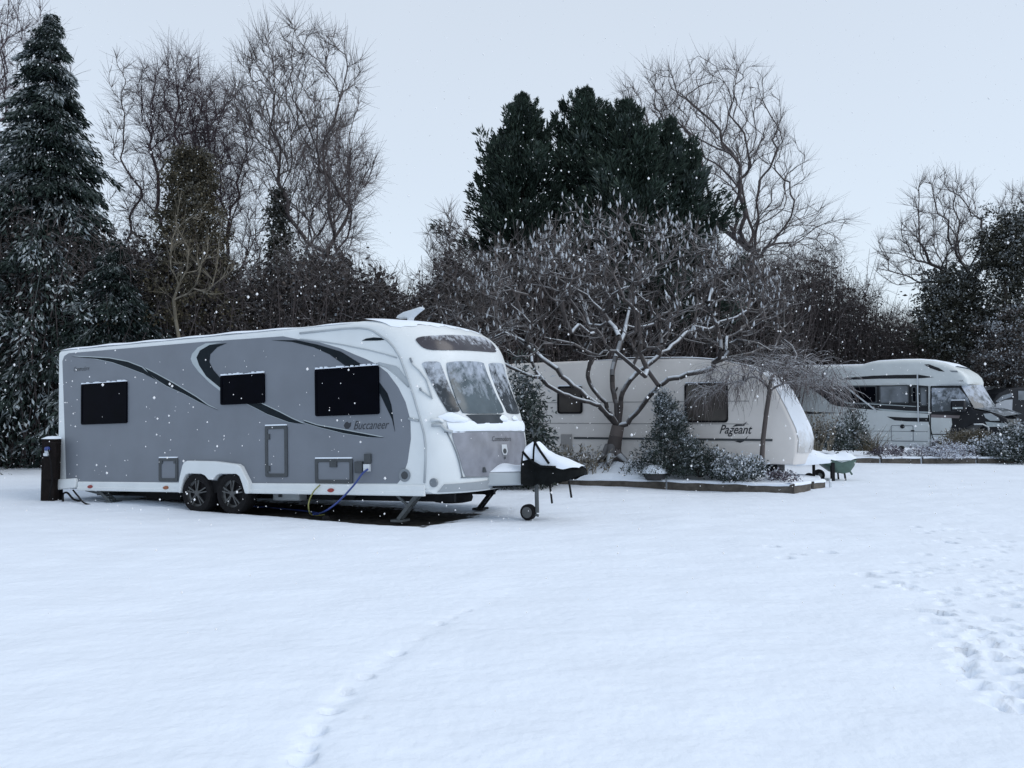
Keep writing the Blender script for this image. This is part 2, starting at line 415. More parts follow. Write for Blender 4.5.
def skin(i, w_):
    rr = .07; e_ = min(w_, W-w_); ins = 0 if e_ >= rr else rr-math.sqrt(max(rr*rr-(rr-e_)**2, 0))
    x, z = prof[i]; nx_, nz_ = nrm[i]
    x += nx_*ins; z += nz_*ins
    up = max(0, -nz_)*crown(w_)
    return (x+bulge(prof[i][0], w_, prof[i][1]), w_, z+up)
ws = [0, .004, .015, .035, .07]+list(np.linspace(.14, W-.14, 19))+[W-.07, W-.035, W-.015, W-.004, W]
mb = MB(); G = [[skin(i, w_) for i in range(npf)] for w_ in ws]
nw = len(ws); vs = [p for r_ in G for p in r_]
fs = [(a*npf+i, a*npf+(i+1) % npf, (a+1)*npf+(i+1) % npf, (a+1)*npf+i) for a in range(nw-1) for i in range(npf)]
fs += [tuple(range(npf))[::-1], tuple((nw-1)*npf+i for i in range(npf))]
mb.add(vs, fs); mb.build('body', 'white_paint', carav, 'auto')
# continuous evaluation of the front: t in [0,1] along the front profile, w across
def fsurf(t, w_, off=0.0):
    x = min(max(t, 0), 1)*(len(front)-1); j = min(int(x), len(front)-2); f_ = x-j
    a = Vector(skin(nfront0+j, w_)); b = Vector(skin(nfront0+j+1, w_)); p = a.lerp(b, f_)
    if off:
        w2 = min(w_+.02, W-.0); w1 = max(w_-.02, 0)
        tw = Vector(skin(nfront0+j, w2))-Vector(skin(nfront0+j, w1)); tt = b-a
        nrm_ = tw.cross(tt).normalized()
        if nrm_.x < 0 and nrm_.z < .3: nrm_ = -nrm_
        if nrm_.x+nrm_.z < 0: nrm_ = -nrm_
        p = p+nrm_*off
    return p
FT = [(t, w_) for t in np.linspace(0, 1, 90) for w_ in np.linspace(0, W, 90)]
FP = []
for t, w_ in FT:
    p = fsurf(t, w_); q = CV.world(*p); dx = q-np.array((0, 0, CH))
    d = dx[1]*math.cos(TH)+dx[2]*math.sin(TH); u = -dx[1]*math.sin(TH)+dx[2]*math.cos(TH)
    FP.append((512+F*dx[0]/d, 384-F*u/d, d))
FP = np.array(FP)
def fp(px, py):                       # (t,w) on the front seen at a pixel
    e_ = np.hypot(FP[:, 0]-px, FP[:, 1]-py); k = np.where(e_ < e_.min()+1.2)[0]
    k = k[np.argmin(FP[k, 2])]
    return FT[k]
def fpatch(TL, TR, BR, BL, off, n=10, m_=10, rnd=0, edge=.0):
    """curved panel between four (t,w) corners, with a rim reaching back to the skin"""
    P = []
    for i in range(m_+1):
        row = []
        for j in range(n+1):
            a, b = i/m_, j/n
            if rnd:                   # pull the corners in
                aa, bb = 2*a-1, 2*b-1; k = 1-rnd*(aa*aa*bb*bb)**2; aa *= k; bb *= k; a, b = (aa+1)/2, (bb+1)/2
            t = (TL[0]*(1-b)+TR[0]*b)*(1-a)+(BL[0]*(1-b)+BR[0]*b)*a
            w_ = (TL[1]*(1-b)+TR[1]*b)*(1-a)+(BL[1]*(1-b)+BR[1]*b)*a
            row.append((t, w_))
        P.append(row)
    mb = MB(); mb.grid([[fsurf(t, w_, off) for t, w_ in r_] for r_ in P])
    loop = P[0][:]+[r_[-1] for r_ in P[1:]]+P[-1][-2::-1]+[r_[0] for r_ in P[-2:0:-1]]
    loop.append(loop[0])
    mb.grid([[fsurf(t, w_, off) for t, w_ in loop], [fsurf(t, w_, -.01) for t, w_ in loop]])
    return mb
# grey side panel with the graphics lying on it
def sidepoly(pts): return [S(*p) for p in pts]
panel = sidepoly([(62.6,361),(64.5,356),(69,353.2),(206,341.6),(283,336.3),(300,339.6),(319,342.2),(341,348.5),(354.7,354.5),(366,359),(376.6,364.2),(387.5,372.7),(398.4,387.5),(405.5,402),(410.4,420),(410.9,439),(407.5,462.6),(402,478),(397.3,483.6),(66.5,482.4)])
panel = [(x, z) for x, z in panel]
sp_ = MB().prism(panel, -.004, .002).build('side_panel', 'grey_paint', carav)
def decal(pts, lvl, m_, parent=None, name='graphic'):
    return MB().prism(sidepoly(pts), -.004-.0025*lvl, -.003).build(name, m_, parent or carav)
def swoosh(up, lo, white=True, pale=.9):
    poly = up+lo[::-1]
    if white:
        decal([(x+.1, y-pale) for x, y in up]+[(x, y+.45) for x, y in lo[::-1]], 1, 'graphic_pale', carav)
    decal(poly, 2, 'graphic_dark', carav)
swoosh([(72,356.6),(90.6,357.2),(109.4,358.3),(128,361.8),(142.2,367.3),(156.5,379.8)], [(96.9,359),(112.5,362.2),(128,367.6),(143.8,373.6)])
swoosh([(145.3,368.3),(156.3,373.8),(175,384),(196.9,397.2),(207.8,405),(218,410)], [(149,373.4),(159.4,381.2),(167.2,386),(184.4,393.8),(200,402.2)])
decal([(222,342.3),(206,343.4),(198,347.5),(192.3,354),(191,359),(193,364),(199,371.8),(210,382.8),(221.5,391.8),(221.5,388),(206.6,376.3),(199.5,365.3),(196.9,357.5),(200.3,350.5),(209.7,345)], 1, 'graphic_pale')
decal([(227,343.2),(209.7,345),(200.3,350.5),(196.9,357.5),(199.5,365.3),(206.6,376.3),(221.5,388.5),(221.5,379.2),(213.6,370),(209.7,362.2),(210.5,354.4),(217.5,347.3)], 2, 'graphic_dark')
swoosh([(261.3,403.4),(280,412.2),(292,418.5),(305,424.2)], [(247,403.6),(258,409),(267.5,414),(289.4,422.2)])
swoosh([(303.4,420.5),(317.5,425.2),(340,429.2),(360,433),(384,437.6)], [(306,423),(320.3,427.4),(344,433.2),(367.7,437)])
swoosh([(272.2,340.3),(297,340.2),(317.5,344.6),(341,351.6),(361.5,364.3),(366,368)], [(292.5,342),(314.4,347.4),(330,354.5),(345,365.3),(352,369.5)], False)
swoosh([(379.5,382),(387.5,393),(391.6,405),(395.2,431.5)], [(379.5,392),(385.5,405),(392.3,419)], False)
decal([(396,366),(399,368),(408,380.5),(409,387.5),(399,378),(388,369.3),(377.5,363.2),(379,362)], 1, 'light_grey')
# thin trim lines on the white corner
def line(pts, r_, m_='mid_grey', w_=-.004, name='trim_line'):
    return MB().tube([(S(*p)[0], w_, S(*p)[1]) for p in pts], r_, 6).build(name, m_, carav, True)
line([(300,333.4),(330,330.2),(345,328.6),(358.8,328),(368,329),(374,331.4),(387.5,340.4),(394,347.5),(400,357),(404,368),(408,379),(412,391),(416,404),(420,418),(424.2,434),(425.6,445),(425.8,458),(424.6,483)], .016, 'light_grey')
line([(300,339.2),(320,341.3),(341,344.6),(368.4,350),(385,354.2),(397,357.8)], .010, 'light_grey')
line([(376.6,363.4),(387,367.8),(396,374.6),(408.6,387.2)], .010, 'light_grey')
line([(409,418.6),(419,421)], .02, 'light_grey')
MB().prism(sidepoly([(362,340.8),(366,338.6),(374,337.4),(386,338.2),(386,339.8),(378,340.6)]), -.006, .0).build('vent', 'graphic_dark', carav)
# windows: black glass in a thin frame
for q in ([(82.3,385),(126.9,382.3),(128.1,422.2),(83.6,424.1)], [(221.9,376.6),(264.4,373.9),(265.2,402),(222.5,404.4)], [(316.1,370.4),(378.3,366.3),(379.6,413.2),(317.4,415.6)]):
    P = sidepoly(q); x0 = (P[0][0]+P[3][0])/2; x1 = (P[1][0]+P[2][0])/2; z1 = (P[0][1]+P[1][1])/2; z0 = (P[2][1]+P[3][1])/2
    fr = MB().ring(roundrect(x0-.012, x1+.012, z0-.012, z1+.012, .03), roundrect(x0+.022, x1-.022, z0+.022, z1-.022, .025), -.03, 0).build('window', 'dark_glass', carav)
    MB().prism(roundrect(x0+.018, x1-.018, z0+.018, z1-.018, .025), -.024, -.004).build('pane', 'dark_glass', fr)
    mb = MB(); n_ = 26                # snow caught along the top edge
    for i in range(n_):
        a = x0+(x1-x0)*i/n_; b_ = x0+(x1-x0)*(i+1)/n_
        hh = rng.uniform(.003, .03); mb.box((a, -.034, z1+.013), (b_, .0, z1+.013+hh))
    mb.build('snow_edge', 'snow_fine', fr)
# hatches
def hatch(q, name, fw=.05, lock=True):
    P = sidepoly(q); x0 = (P[0][0]+P[3][0])/2; x1 = (P[1][0]+P[2][0])/2; z1 = (P[0][1]+P[1][1])/2; z0 = (P[2][1]+P[3][1])/2
    h_ = MB().ring(roundrect(x0, x1, z0, z1, .03), roundrect(x0+fw, x1-fw, z0+fw, z1-fw, .02), -.022, 0).build(name, 'dark_frame', carav)
    MB().prism(roundrect(x0+fw-.004, x1-fw+.004, z0+fw-.004, z1-fw+.004, .02), -.012, -.003).build('flap', 'grey_paint', h_)
    MB().box((x0+.01, -.026, z1-.002), (x1-.01, 0, z1+.016)).build('snow_edge', 'snow_fine', h_)
    return h_, x0, x1, z0, z1
h_, x0, x1, z0, z1 = hatch([(265.2,425.5),(287.5,425.5),(288.6,477),(266.7,477)], 'locker_hatch')
for zz_ in (z0+.08, z1-.2): MB().box((x0+.045, -.028, zz_), (x0+.09, -.011, zz_+.08)).build('latch', 'dark_frame', h_)
h_, x0, x1, z0, z1 = hatch([(315.6,458.4),(353.3,458.4),(353.3,483.3),(316,483.3)], 'battery_hatch')
MB().box(((x0+x1)/2-.06, -.030, z1-.12), ((x0+x1)/2+.06, -.011, z1-.04)).build('latch', 'dark_frame', h_)
h_, x0, x1, z0, z1 = hatch([(159.4,457.5),(178.8,458),(178.4,481.3),(160,481.3)], 'cassette_hatch')
for xx_ in (x0+.04, x1-.08): MB().box((xx_, -.028, z1-.09), (xx_+.04, -.011, z1-.04)).build('latch', 'dark_frame', h_)
def sbox(a, b, d, name, m_, bev=.006):
    (x0, z1), (x1, z0) = S(*a), S(*b)
    return MB().box((x0, -d, z0), (x1, -.003, z1)).build(name, m_, carav, False, bev)
o = sbox((356.2,461.3), (364,472.8), .05, 'water_inlet', 'dark_frame')
o = sbox((365.2,453.8), (372,463), .035, 'gas_point', 'dark_frame')
o = sbox((365.2,464), (371.2,471.3), .05, 'mains_inlet', 'white_plastic')
(x, z) = S(405, 475.3); MB().lathe([(.0, -.012), (.055, -.012), (.075, -.022), (.085, -.018), (.085, .0)], (x, 0, z), 'y', 24).build('round_vent', 'mid_grey', carav, 'auto')
MB().lathe([(.0, -.016), (.03, -.016), (.05, -.016), (.052, -.01)], (x, 0, z), 'y', 20).build('vent_centre', 'dark_frame', carav, True)
# lettering and emblem on the side
(x, z) = S(354, 429.2); (x2, _) = S(389.5, 428)
lettering('lettering', 'Buccaneer', 'ink', carav, x2-x, x, z-.005, -.0085, .45, height=.115, offset=-.004)
(x, z) = S(347.6, 425.6)
MB().prism([(x-.06, z), (x-.035, z+.04), (x+.0, z+.055), (x+.03, z+.03), (x+.065, z+.045), (x+.055, z-.01), (x+.02, z-.045), (x-.03, z-.045)], -.008, -.003).build('emblem', 'ink', carav)
(x, z) = S(75, 369.3)
lettering('lettering', 'Commodore', 'dark_frame', carav, .38, x-.02, z-.035, -.0085, .4, height=.075, offset=-.004)
# a clump of snow on the rear upper corner
# skirt, wheel spat, bumper corner
z1 = S(230, 482.9)[1]; z0 = S(230, 492.9)[1]
xa = S(182.5, 485)[0]; xb = S(251, 485)[0]; xr = S(79, 487)[0]; xf = S(425, 487)[0]
def skirt(x0, x1):
    P = [(-.030, z0), (-.038, z0+.015), (-.038, z0+.05), (-.024, z0+.06), (-.024, z1-.02), (-.012, z1), (.01, z1), (.01, z0)]
    mb = MB(); mb.grid([[(x, y, z) for y, z in P+[P[0]]] for x in np.linspace(x0, x1, 12)])
    mb.add([(x0, y, z) for y, z in P], [tuple(range(len(P)))]); mb.add([(x1, y, z) for y, z in P], [tuple(range(len(P)))[::-1]])
    return mb.build('skirt', 'white_paint', carav)
skirt(xr, xa); skirt(xb, xf)
out_ = [(182.6,484.2),(183.6,477),(186.3,465.5),(188,462),(191,460.5),(217.5,461),(241,464),(244.3,466.3),(248.6,475),(252.5,482.6),(252.5,493.3),(248.8,493.2),(246,483.5),(243.2,476),(240,473.6),(223,473.6),(219.5,476),(217.2,479.6),(212.4,479.4),(209,475.3),(205,473.6),(193,473.2),(189.6,474.6),(187,480),(184.6,490.5),(184.2,492.6),(182.6,492.6)]
well = [(184.8,492.6),(185.2,489),(188,479),(190,475.6),(193,474.2),(205,474.6),(208.4,476.2),(212,480.4),(217.5,480.6),(219.8,477),(223.4,474.6),(239.6,474.6),(242.6,476.8),(245.4,484),(248.4,492.8)]
MB().prism(sidepoly(well), -.008, .01).build('wheel_well', 'rubber', carav)
MB().prism(sidepoly(out_), -.085, .01).build('wheel_spat', 'white_paint', carav, False, .015)
# rear bumper corner and snow clump
x0, z0b = S(58.2, 495.5); x1, z1b = S(77.5, 480.2)
MB().prism([(x0-.015, .27), (x1, .31), (x1+.02, .44), (x1, .47), (x0+.02, .45), (x0-.015, .42)], -.05, .45).build('bumper', 'white_paint', carav, False, .02)
# wheels
xw = (S(199.5, 493.4)[0], S(234.7, 492.7)[0])
for x in xw:
    for y0, sg in ((-.045, 1), (W+.03, -1)):
        whl = MB().lathe([(.20, y0-.01*sg), (.235, y0-.02*sg), (.285, y0-.015*sg), (.305, y0+.02*sg), (.308, y0+.1*sg), (.305, y0+.18*sg), (.28, y0+.2*sg), (.1, y0+.2*sg)], (x, 0, .26), 'y', 36).build('wheel', 'rubber', carav, 'auto')
        if sg < 0: continue
        mb = MB(); mb.lathe([(.205, y0-.012), (.20, y0+.02), (.17, y0+.035)], (x, 0, .26), 'y', 32)
        for k in range(10):           # split spokes
            a = 2*math.pi*(k//2)/5+(.16 if k % 2 else -.16)+.3
            mb.bar((x+.04*math.cos(a), y0-.002, .26+.04*math.sin(a)), (x+.198*math.cos(a), y0+.004, .26+.198*math.sin(a)), .022, .018)
        mb.lathe([(0, y0-.012), (.045, y0-.01), (.05, y0+.01)], (x, 0, .26), 'y', 16)
        mb.build('rim', 'alloy', whl)
        MB().lathe([(0, y0+.05), (.18, y0+.05)], (x, 0, .26), 'y', 24).build('brake_disc', 'black_metal', whl)
# marker lamps on the skirt
for p, m_ in (((92, 486.6), 'red_lens'), ((167.6, 487.6), 'amber_lens'), ((332.3, 490.2), 'red_lens')):
    x, z = S(*p)
    la = MB().add([(x+.05*math.cos(a), -.048, z+.024*math.sin(a)) for a in np.linspace(0, 2*math.pi, 16, False)]+[(x+.055*math.cos(a), -.03, z+.03*math.sin(a)) for a in np.linspace(0, 2*math.pi, 16, False)],
        [tuple(range(16))[::-1]]+[(i, (i+1) % 16, 16+(i+1) % 16, 16+i) for i in range(16)]).build('marker_lamp', m_, carav)
# front: windows, roof light, locker, bumper
def fq(a, b, c, d): return [fp(*p) for p in (a, b, c, d)]
q = fq((422.5,361), (441.5,361), (460.5,411.5), (446,411)); fpatch(*q, .012, 10, 14, .06).build('front_window', 'front_glass', carav, True)
q = fq((445,360.5), (485,361.5), (505.5,413), (463,413)); fpatch(*q, .016, 14, 14, .05).build('front_window', 'middle_glass', carav, True)
bq = [q[3], q[2], None, None]; tb = fp(485, 424)[0]; wl = q[3][1]+.20; wr = q[2][1]-.16
fpatch((q[3][0]+.004, q[3][1]+.06), (q[2][0]+.004, q[2][1]-.05), (tb, wr), (tb, wl), .014, 12, 5, .0).build('front_window', 'front_glass', carav, True)
q = fq((488.5,362), (504,362.5), (521.5,414.5), (508,413.5)); fpatch(*q, .012, 10, 14, .06).build('front_window', 'front_glass', carav, True)
q = fq((411,334.5), (487,334), (498,352), (426,350)); fpatch(*q, .010, 24, 10, .10).build('roof_window', 'roof_glass', carav, True)
q = fq((450.5,431.5), (526,431), (525,473), (463.5,476.5)); LK = q
lk = fpatch(*q, .010, 20, 12, .03).build('gas_locker', 'locker_snowy', carav, True)
def lkpt(a, b, off=.016):             # a point on the locker, a across 0..1 and b up 0..1
    TL, TR, BR, BL = LK
    t = (TL[0]*(1-a)+TR[0]*a)*b+(BL[0]*(1-a)+BR[0]*a)*(1-b); w_ = (TL[1]*(1-a)+TR[1]*a)*b+(BL[1]*(1-a)+BR[1]*a)*(1-b)
    return fsurf(t, w_, off)
lettering('lettering', 'Commodore', 'ink', lk, 1, 0, 0, 0, .4, offset=-.004, height=1, xf=lambda a, b: lkpt(.345+a*.33, .78+b*.115))
def lkpoly(c, pts, m_, name, off=.018):
    P = [lkpt(c[0]+a, c[1]+b, off) for a, b in pts]
    return MB().add(P, [tuple(range(len(P)))]).build(name, m_, lk)
circ = lambda rx, ry, n=18: [(rx*math.cos(2*math.pi*i/n), ry*math.sin(2*math.pi*i/n)) for i in range(n)]
lkpoly((.53, .60), [(-.045,.10),(.045,.10),(.055,-.05),(.03,-.14),(-.03,-.14),(-.055,-.05)], 'white_plastic', 'emblem')
lkpoly((.53, .55), circ(.032, .06), 'dark_frame', 'emblem', .021)
lkpoly((.53, .40), circ(.015, .03), 'dark_frame', 'emblem', .019)
lkpoly((.525, .21), [(-.03,.05),(.03,.05),(.03,-.03),(0,-.09),(-.03,-.03)], 'white_plastic', 'badge')
lkpoly((.525, .21), [(-.012,.05),(.012,.05),(.010,-.05),(-.010,-.05)], 'red_lens', 'badge', .020)
lkpoly((.63, .22), circ(.012, .02), 'white_plastic', 'badge')
lkpoly((.19, .15), [(-.018,.0),(-.012,.06),(.012,.06),(.03,-.05),(-.02,-.05)], 'dark_frame', 'latch')
lkpoly((.84, .19), [(-.018,.05),(.012,.05),(.012,-.05),(-.018,-.05)], 'dark_frame', 'latch')
# locker seam shadow gap, drawn as a grey tube
gp = MB(); TL, TR, BR, BL = LK
gp.tube([lkpt(a, 1.01, .006) for a in np.linspace(-.02, 1.02, 16)], .009, 6).tube([lkpt(a, -.01, .006) for a in np.linspace(-.02, 1.02, 16)], .009, 6).tube([lkpt(-.01, b, .006) for b in np.linspace(0, 1, 8)], .009, 6)
gp.build('seam_gap', 'mid_grey', lk, True)
# ledge of snow below the windows
t_l = fp(470, 424.5)[0]; t_l2 = fp(488, 430)[0]
mb = MB(); rows = []
for k in range(7):
    tt = t_l-.012+(t_l2-t_l+.016)*k/6; row = []
    for j in range(60):
        w_ = .14+(W-.28)*j/59
        row.append(fsurf(tt+.003*math.sin(j*.7), w_, .004+.013*math.sin(math.pi*k/6)*(1+.16*math.sin(j*.5)+.07*math.sin(j*2.3))))
    rows.append(row)
mb.grid(rows).build('snow_ledge', 'snow_fine', carav, True)
# drifts in the lower corners of the front windows
def drift(c, r1, r2):
    t, w_ = fp(*c); P = []
    for i in range(9):
        row = []
        for j in range(15):
            a = 2*math.pi*j/14; q_ = i/8
            row.append(fsurf(t+r1*q_*math.sin(a)*(1+.25*math.sin(3*a)), w_+r2*q_*math.cos(a)*(1+.2*math.sin(2*a+1)), .012+.012*(1-q_**2)))
        P.append(row)
    return MB().grid(P).build('snow_drift', 'snow_fine', carav, True)
drift((452,415.5), .018, .10); drift((459,418), .015, .11); drift((504,418), .016, .12); drift((516,419), .012, .09)
# bumper along the bottom of the front
tb1 = fp(470, 479)[0]; tb2 = .985
fpatch((tb1+.02, .10), (tb1, W-.15), (tb2, W-.15), (tb2, .06), .022, 30, 6, 0).build('bumper', 'bumper_grey', carav, 'auto')
for px_, py_ in ((434.6, 483.4),):
    t, w_ = fp(px_, py_); p = fsurf(t, w_, .012)
    MB().lathe([(0, 0), (.035, 0), (.05, -.012), (.058, -.006), (.058, .02)], p, 'y', 20).build('front_lamp', 'mid_grey', carav, True)
# grab handles at the front corners
for pts in ([(433,419.5),(438,419.3),(445,420.5)], [(434,424.8),(440,425.2),(447,428.5),(452,430.5)]):
    P = [fsurf(*fp(*p), .028) for p in pts]
    MB().tube(P, .022, 8).build('grab_handle', 'white_paint' if pts[0][1] < 421 else 'light_grey', carav, True)
P = [fsurf(*fp(*p), .012) for p in ((408,361),(414,363),(421,369),(426,379),(431,392),(432.5,397),(425,393.5),(417,390))]
MB().tube(P, .010, 6).build('trim_line', 'light_grey', carav, True)
for px_, py_ in ((406.3, 359.3), (417.3, 389.3)):
    a, b_ = fp(px_, py_-1.6), fp(px_+1.4, py_+1.8)
    MB().tube([fsurf(*a, .012), fsurf(*b_, .012)], .014, 6).build('clip', 'mid_grey', carav, True)
# roof rail line, roof snow, aerial
mb = MB(); rows = []
xs_ = np.linspace(-3.58, 2.75, 60)
for x in xs_:
    row = []
    for j in range(22):
        w_ = .015+(W-.03)*j/21; e_ = min(w_, W-w_)
        edge = min(1, e_/.06); zz = 2.588+crown(w_)+edge**.5*(.066+.012*math.sin(x*2.1+1)+.006*math.sin(x*7)+.02*max(0, 1-abs(x+1.3)/1.3))
        if x > 2.3: zz -= (x-2.3)**2*.22
        row.append((x, w_, zz))
    rows.append(row)
mb.grid(rows).build('roof_snow', 'snow_fine', carav, True)
mb = MB(); rows = []                  # snow over the upper front curve down to the roof light
for i in range(12):
    tt = .0+.135*i/11; row = []
    for j in range(50):
        w_ = .06+(W-.12)*j/49
        row.append(fsurf(tt+(.012*math.sin(j*.8)+.008*math.sin(j*2.1) if i == 11 else 0), w_, .030*(1-i/11)+.004))
    rows.append(row)
mb.grid(rows).build('roof_snow', 'snow_fine', carav, True)
xa_, za_ = S(410, 320, .8); 
ae = MB(); pr = [(398,318.5),(399.5,315.8),(405,312.5),(413,310.2),(422.5,307),(423,308.6),(416,314),(412.5,317.6),(411.5,321.5),(409.4,321.5),(409,317.8),(404,318.3)]
ae.prism([S(p[0], p[1], .8) for p in pr], .74, .86).build('roof_aerial', 'white_plastic', carav, False, .012)
# chassis, legs, spare wheel, drawbar
mb = MB()
for y in (.55, 1.75): mb.box((-3.3, y-.03, .14), (3.75, y+.03, .285))
for x in (-2.6, -.9, .9, 2.2): mb.box((x-.04, .35, .18), (x+.04, 1.95, .28))
mb.build('chassis', 'black_metal', carav)
mb = MB()
for x in xw: mb.tube([(x, .1, .26), (x, 2.2, .26)], .05, 10)
mb.build('axle', 'black_metal', carav)
MB().box((.75, .35, .13), (1.25, 1.1, .27)).build('water_tank', 'light_grey', carav, False, .02)
for a_, b_ in (((-2.1, .5, .08), (-1.3, 1.6, .27)), ((1.6, .9, .10), (2.4, 1.9, .27))): MB().box(a_, b_).build('under_tank', 'black_metal', carav, False, .02)
MB().lathe([(.02, .08), (.2, .07), (.27, .085), (.29, .14), (.27, .2), (.2, .22), (.02, .22)], (3.35, 1.2, 0), 'z', 28).build('spare_wheel', 'rubber', carav, 'auto')
def steady(xt, yt, xb, name='corner_steady', m_='galvanised'):
    mb = MB(); gz0 = -.005-xb*math.tan(CV.pit)
    for dy in (-.05, .05): mb.bar((xt, yt+dy, .27), (xb, yt+dy, gz0+.03), .022, .05)
    for k in range(3):
        f_ = .25+.25*k; mb.bar((xt+(xb-xt)*f_, yt-.05, .27+(gz0-.24)*f_), (xt+(xb-xt)*f_, yt+.05, .27+(gz0-.24)*f_), .03, .03)
    mb.bar((xt-.35, yt, .26), (xt+(xb-xt)*.5, yt, .27+(gz0-.24)*.5), .03, .03)
    mb.box((xb-.09, yt-.10, gz0), (xb+.09, yt+.10, gz0+.03))
    return mb.build(name, m_, carav)
steady(3.42, .16, 3.12); steady(3.75, 1.85, 3.45, 'corner_steady', 'black_metal'); steady(-2.75, .16, -2.45); steady(-2.6, 1.9, -2.3)
mb = MB()
mb.bar((3.5, .55, .30), (4.75, 1.12, .40), .06, .10).bar((3.5, 1.75, .30), (4.75, 1.18, .40), .06, .10).bar((4.65, 1.15, .42), (5.3, 1.15, .52), .10, .10)
mb.build('drawbar', 'black_metal', carav)
fair = MB(); P0 = [(4.0, .60), (4.70, 1.0), (4.74, 1.2), (4.70, 1.4), (4.0, 1.8)]
n_ = len(P0); fair.add([(x, y, .345) for x, y in P0]+[(x, y, .53) for x, y in P0], [tuple(range(n_))[::-1], tuple(range(n_, 2*n_))]+[(i, (i+1) % n_, n_+(i+1) % n_, n_+i) for i in range(n_)])
fair.build('drawbar_fairing', 'light_grey', carav, False, .02)
# snow heaped on the fairing
rows = []
for i in range(14):
    a = i/13; row = []
    x = 4.03+.68*a; hw = .56-.34*a
    for j in range(15):
        b_ = 2*j/14-1; row.append((x, 1.2+hw*b_, .532+(.085+.02*math.sin(a*9+b_*3))*(1-abs(b_)**3)*(1-max(0, a-.85)*5)))
    rows.append(row)
MB().grid(rows).build('fairing_snow', 'snow_fine', carav, True)
xj = 4.72; gz0 = -xj*math.tan(CV.pit)
jk = MB().tube([(xj+.03, 1.02, gz0+.10), (xj+.03, 1.02, .42)], .028, 10).bar((xj-.10, 1.02, gz0+.10), (xj+.05, 1.02, gz0+.06), .03, .03).build('jockey_wheel', 'galvanised', carav)
MB().lathe([(.03, -.05), (.09, -.05), (.108, -.035), (.108, .035), (.09, .05), (.03, .05)], (xj-.10, 1.02, gz0+.105), 'y', 24).build('tyre', 'rubber', jk, 'auto')
mb = MB().lathe([(0, -.055), (.075, -.053)], (xj-.10, 1.02, gz0+.105), 'y', 16); mb.build('hub', 'alloy', jk)

# black cover over the hitch, snow on top: its own thing, strapped over the drawbar
hc = thing('hitch_cover', 'black fabric cover strapped over the drawbar of the grey caravan, heaped with snow', 'cover', CV.o, CV.rot)
secs = [(4.50, .345, .84, .26), (4.56, .34, .89, .20), (4.62, .34, .94, .14), (4.68, .35, .89, .16), (4.77, .36, .79, .18), (4.88, .36, .73, .20), (5.0, .38, .69, .20), (5.12, .41, .645, .18), (5.24, .44, .59, .15), (5.31, .47, .56, .12), (5.34, .49, .53, .06)]
def covsec(s_, grow=0, lo=0.0, hi=1.0, n=20):
    x, zb, zt, hw = s_; x += .09; row = []
    for j in range(n+1):
        a = math.pi*(lo+(hi-lo)*j/n); cz, sz = math.cos(a), math.sin(a)
        yy = -hw*math.copysign(abs(cz)**.55, cz); h_ = zb+(zt-zb)*abs(sz)**.8
        row.append((x, 1.12+yy*(1+grow), h_+grow*.3+.012*math.sin(j*1.9+x*25)*(1 if not grow else .3)))
    return row
S2 = []
for a, b_ in zip(secs[:-1], secs[1:]):
    for k in range(4): S2.append(tuple(a[i]*(1-k/4)+b_[i]*k/4 for i in range(4)))
S2.append(secs[-1])
mb = MB(); rows = [covsec(s_) for s_ in S2]; mb.grid(rows)
for r_, rev in ((rows[0], 0), (rows[-1], 1)): mb.add(r_, [tuple(range(len(r_)))[::(-1 if rev else 1)]])
mb.build('fabric', 'black_cover', hc, True)
mb = MB(); mb.grid([covsec((s_[0], s_[1]+.05, s_[2]+.012, s_[3]+.012), .04, .14+.02*math.sin(s_[0]*17)+.10*max(0, s_[0]-5.1)*4, .88, 16) for s_ in S2[11:-5]]).build('snow_load', 'snow_fine', hc, True)
mb = MB(); mb.grid([covsec((s_[0], s_[1]+.2, s_[2]+.002, s_[3]+.010), .02, .10, .40, 6) for s_ in S2[2:10]]).build('snow_load', 'snow_fine', hc, True)
mb = MB()
mb.tube([(4.71, 1.06, .945), (4.85, .95, .80), (4.99, .90, .64)], .018, 6).tube([(4.61, .90, .80), (4.71, .92, .68), (4.87, .90, .60), (5.09, .885, .59)], .018, 6).build('strap', 'black_cover', hc, True)
for x, z in ((4.95, .10), (5.23, .18)):
    MB().tube([(x, 1.0, .40), (x+.03, 1.0, z)], .014, 6).build('strap', 'black_metal', hc)

# cables
def wtube(name, pts, r_, m_, label, cat, group=None):
    Q = []
    P = [Vector(p) for p in pts]
    for j in range(len(P)-1):
        p0, p1, p2, p3 = P[max(j-1, 0)], P[j], P[j+1], P[min(j+2, len(P)-1)]
        for k in range(6):
            f_ = k/6; Q.append(.5*((2*p1)+(p2-p0)*f_+(2*p0-5*p1+4*p2-p3)*f_*f_+(3*p1-p0-3*p2+p3)*f_**3))
    Q.append(P[-1])
    return tag(MB().tube(Q, r_, 8).build(name, m_, None, True), label, cat, group)
def sw(px, py, w_): return CV.world(S(px, py, w_)[0], w_, S(px, py, w_)[1])
wtube('power_cable', [sw(368, 469, -.06), sw(362, 474, -.10), sw(354, 485, -.12), sw(340, 500, -.13), sw(328, 509.5, -.10), onground(319, 515)+(0,0,.02), onground(313, 516)+(0,0,.02), CV.world(1.6, .35, -.04), CV.world(.6, .9, -.06), CV.world(-2.0, 1.4, -.03)], .013, 'blue_plastic', 'blue electric cable hanging from the side of the grey caravan to the snow', 'cable')
wtube('water_hose', [sw(320, 485, -.05), sw(314, 491, -.08), sw(309.5, 500, -.10), sw(308.6, 508, -.10), onground(312, 516)+(0,0,.015), CV.world(1.75, .3, -.05)], .010, 'yellow_hose', 'thin yellow hose curling from the caravan battery hatch to the ground', 'hose')
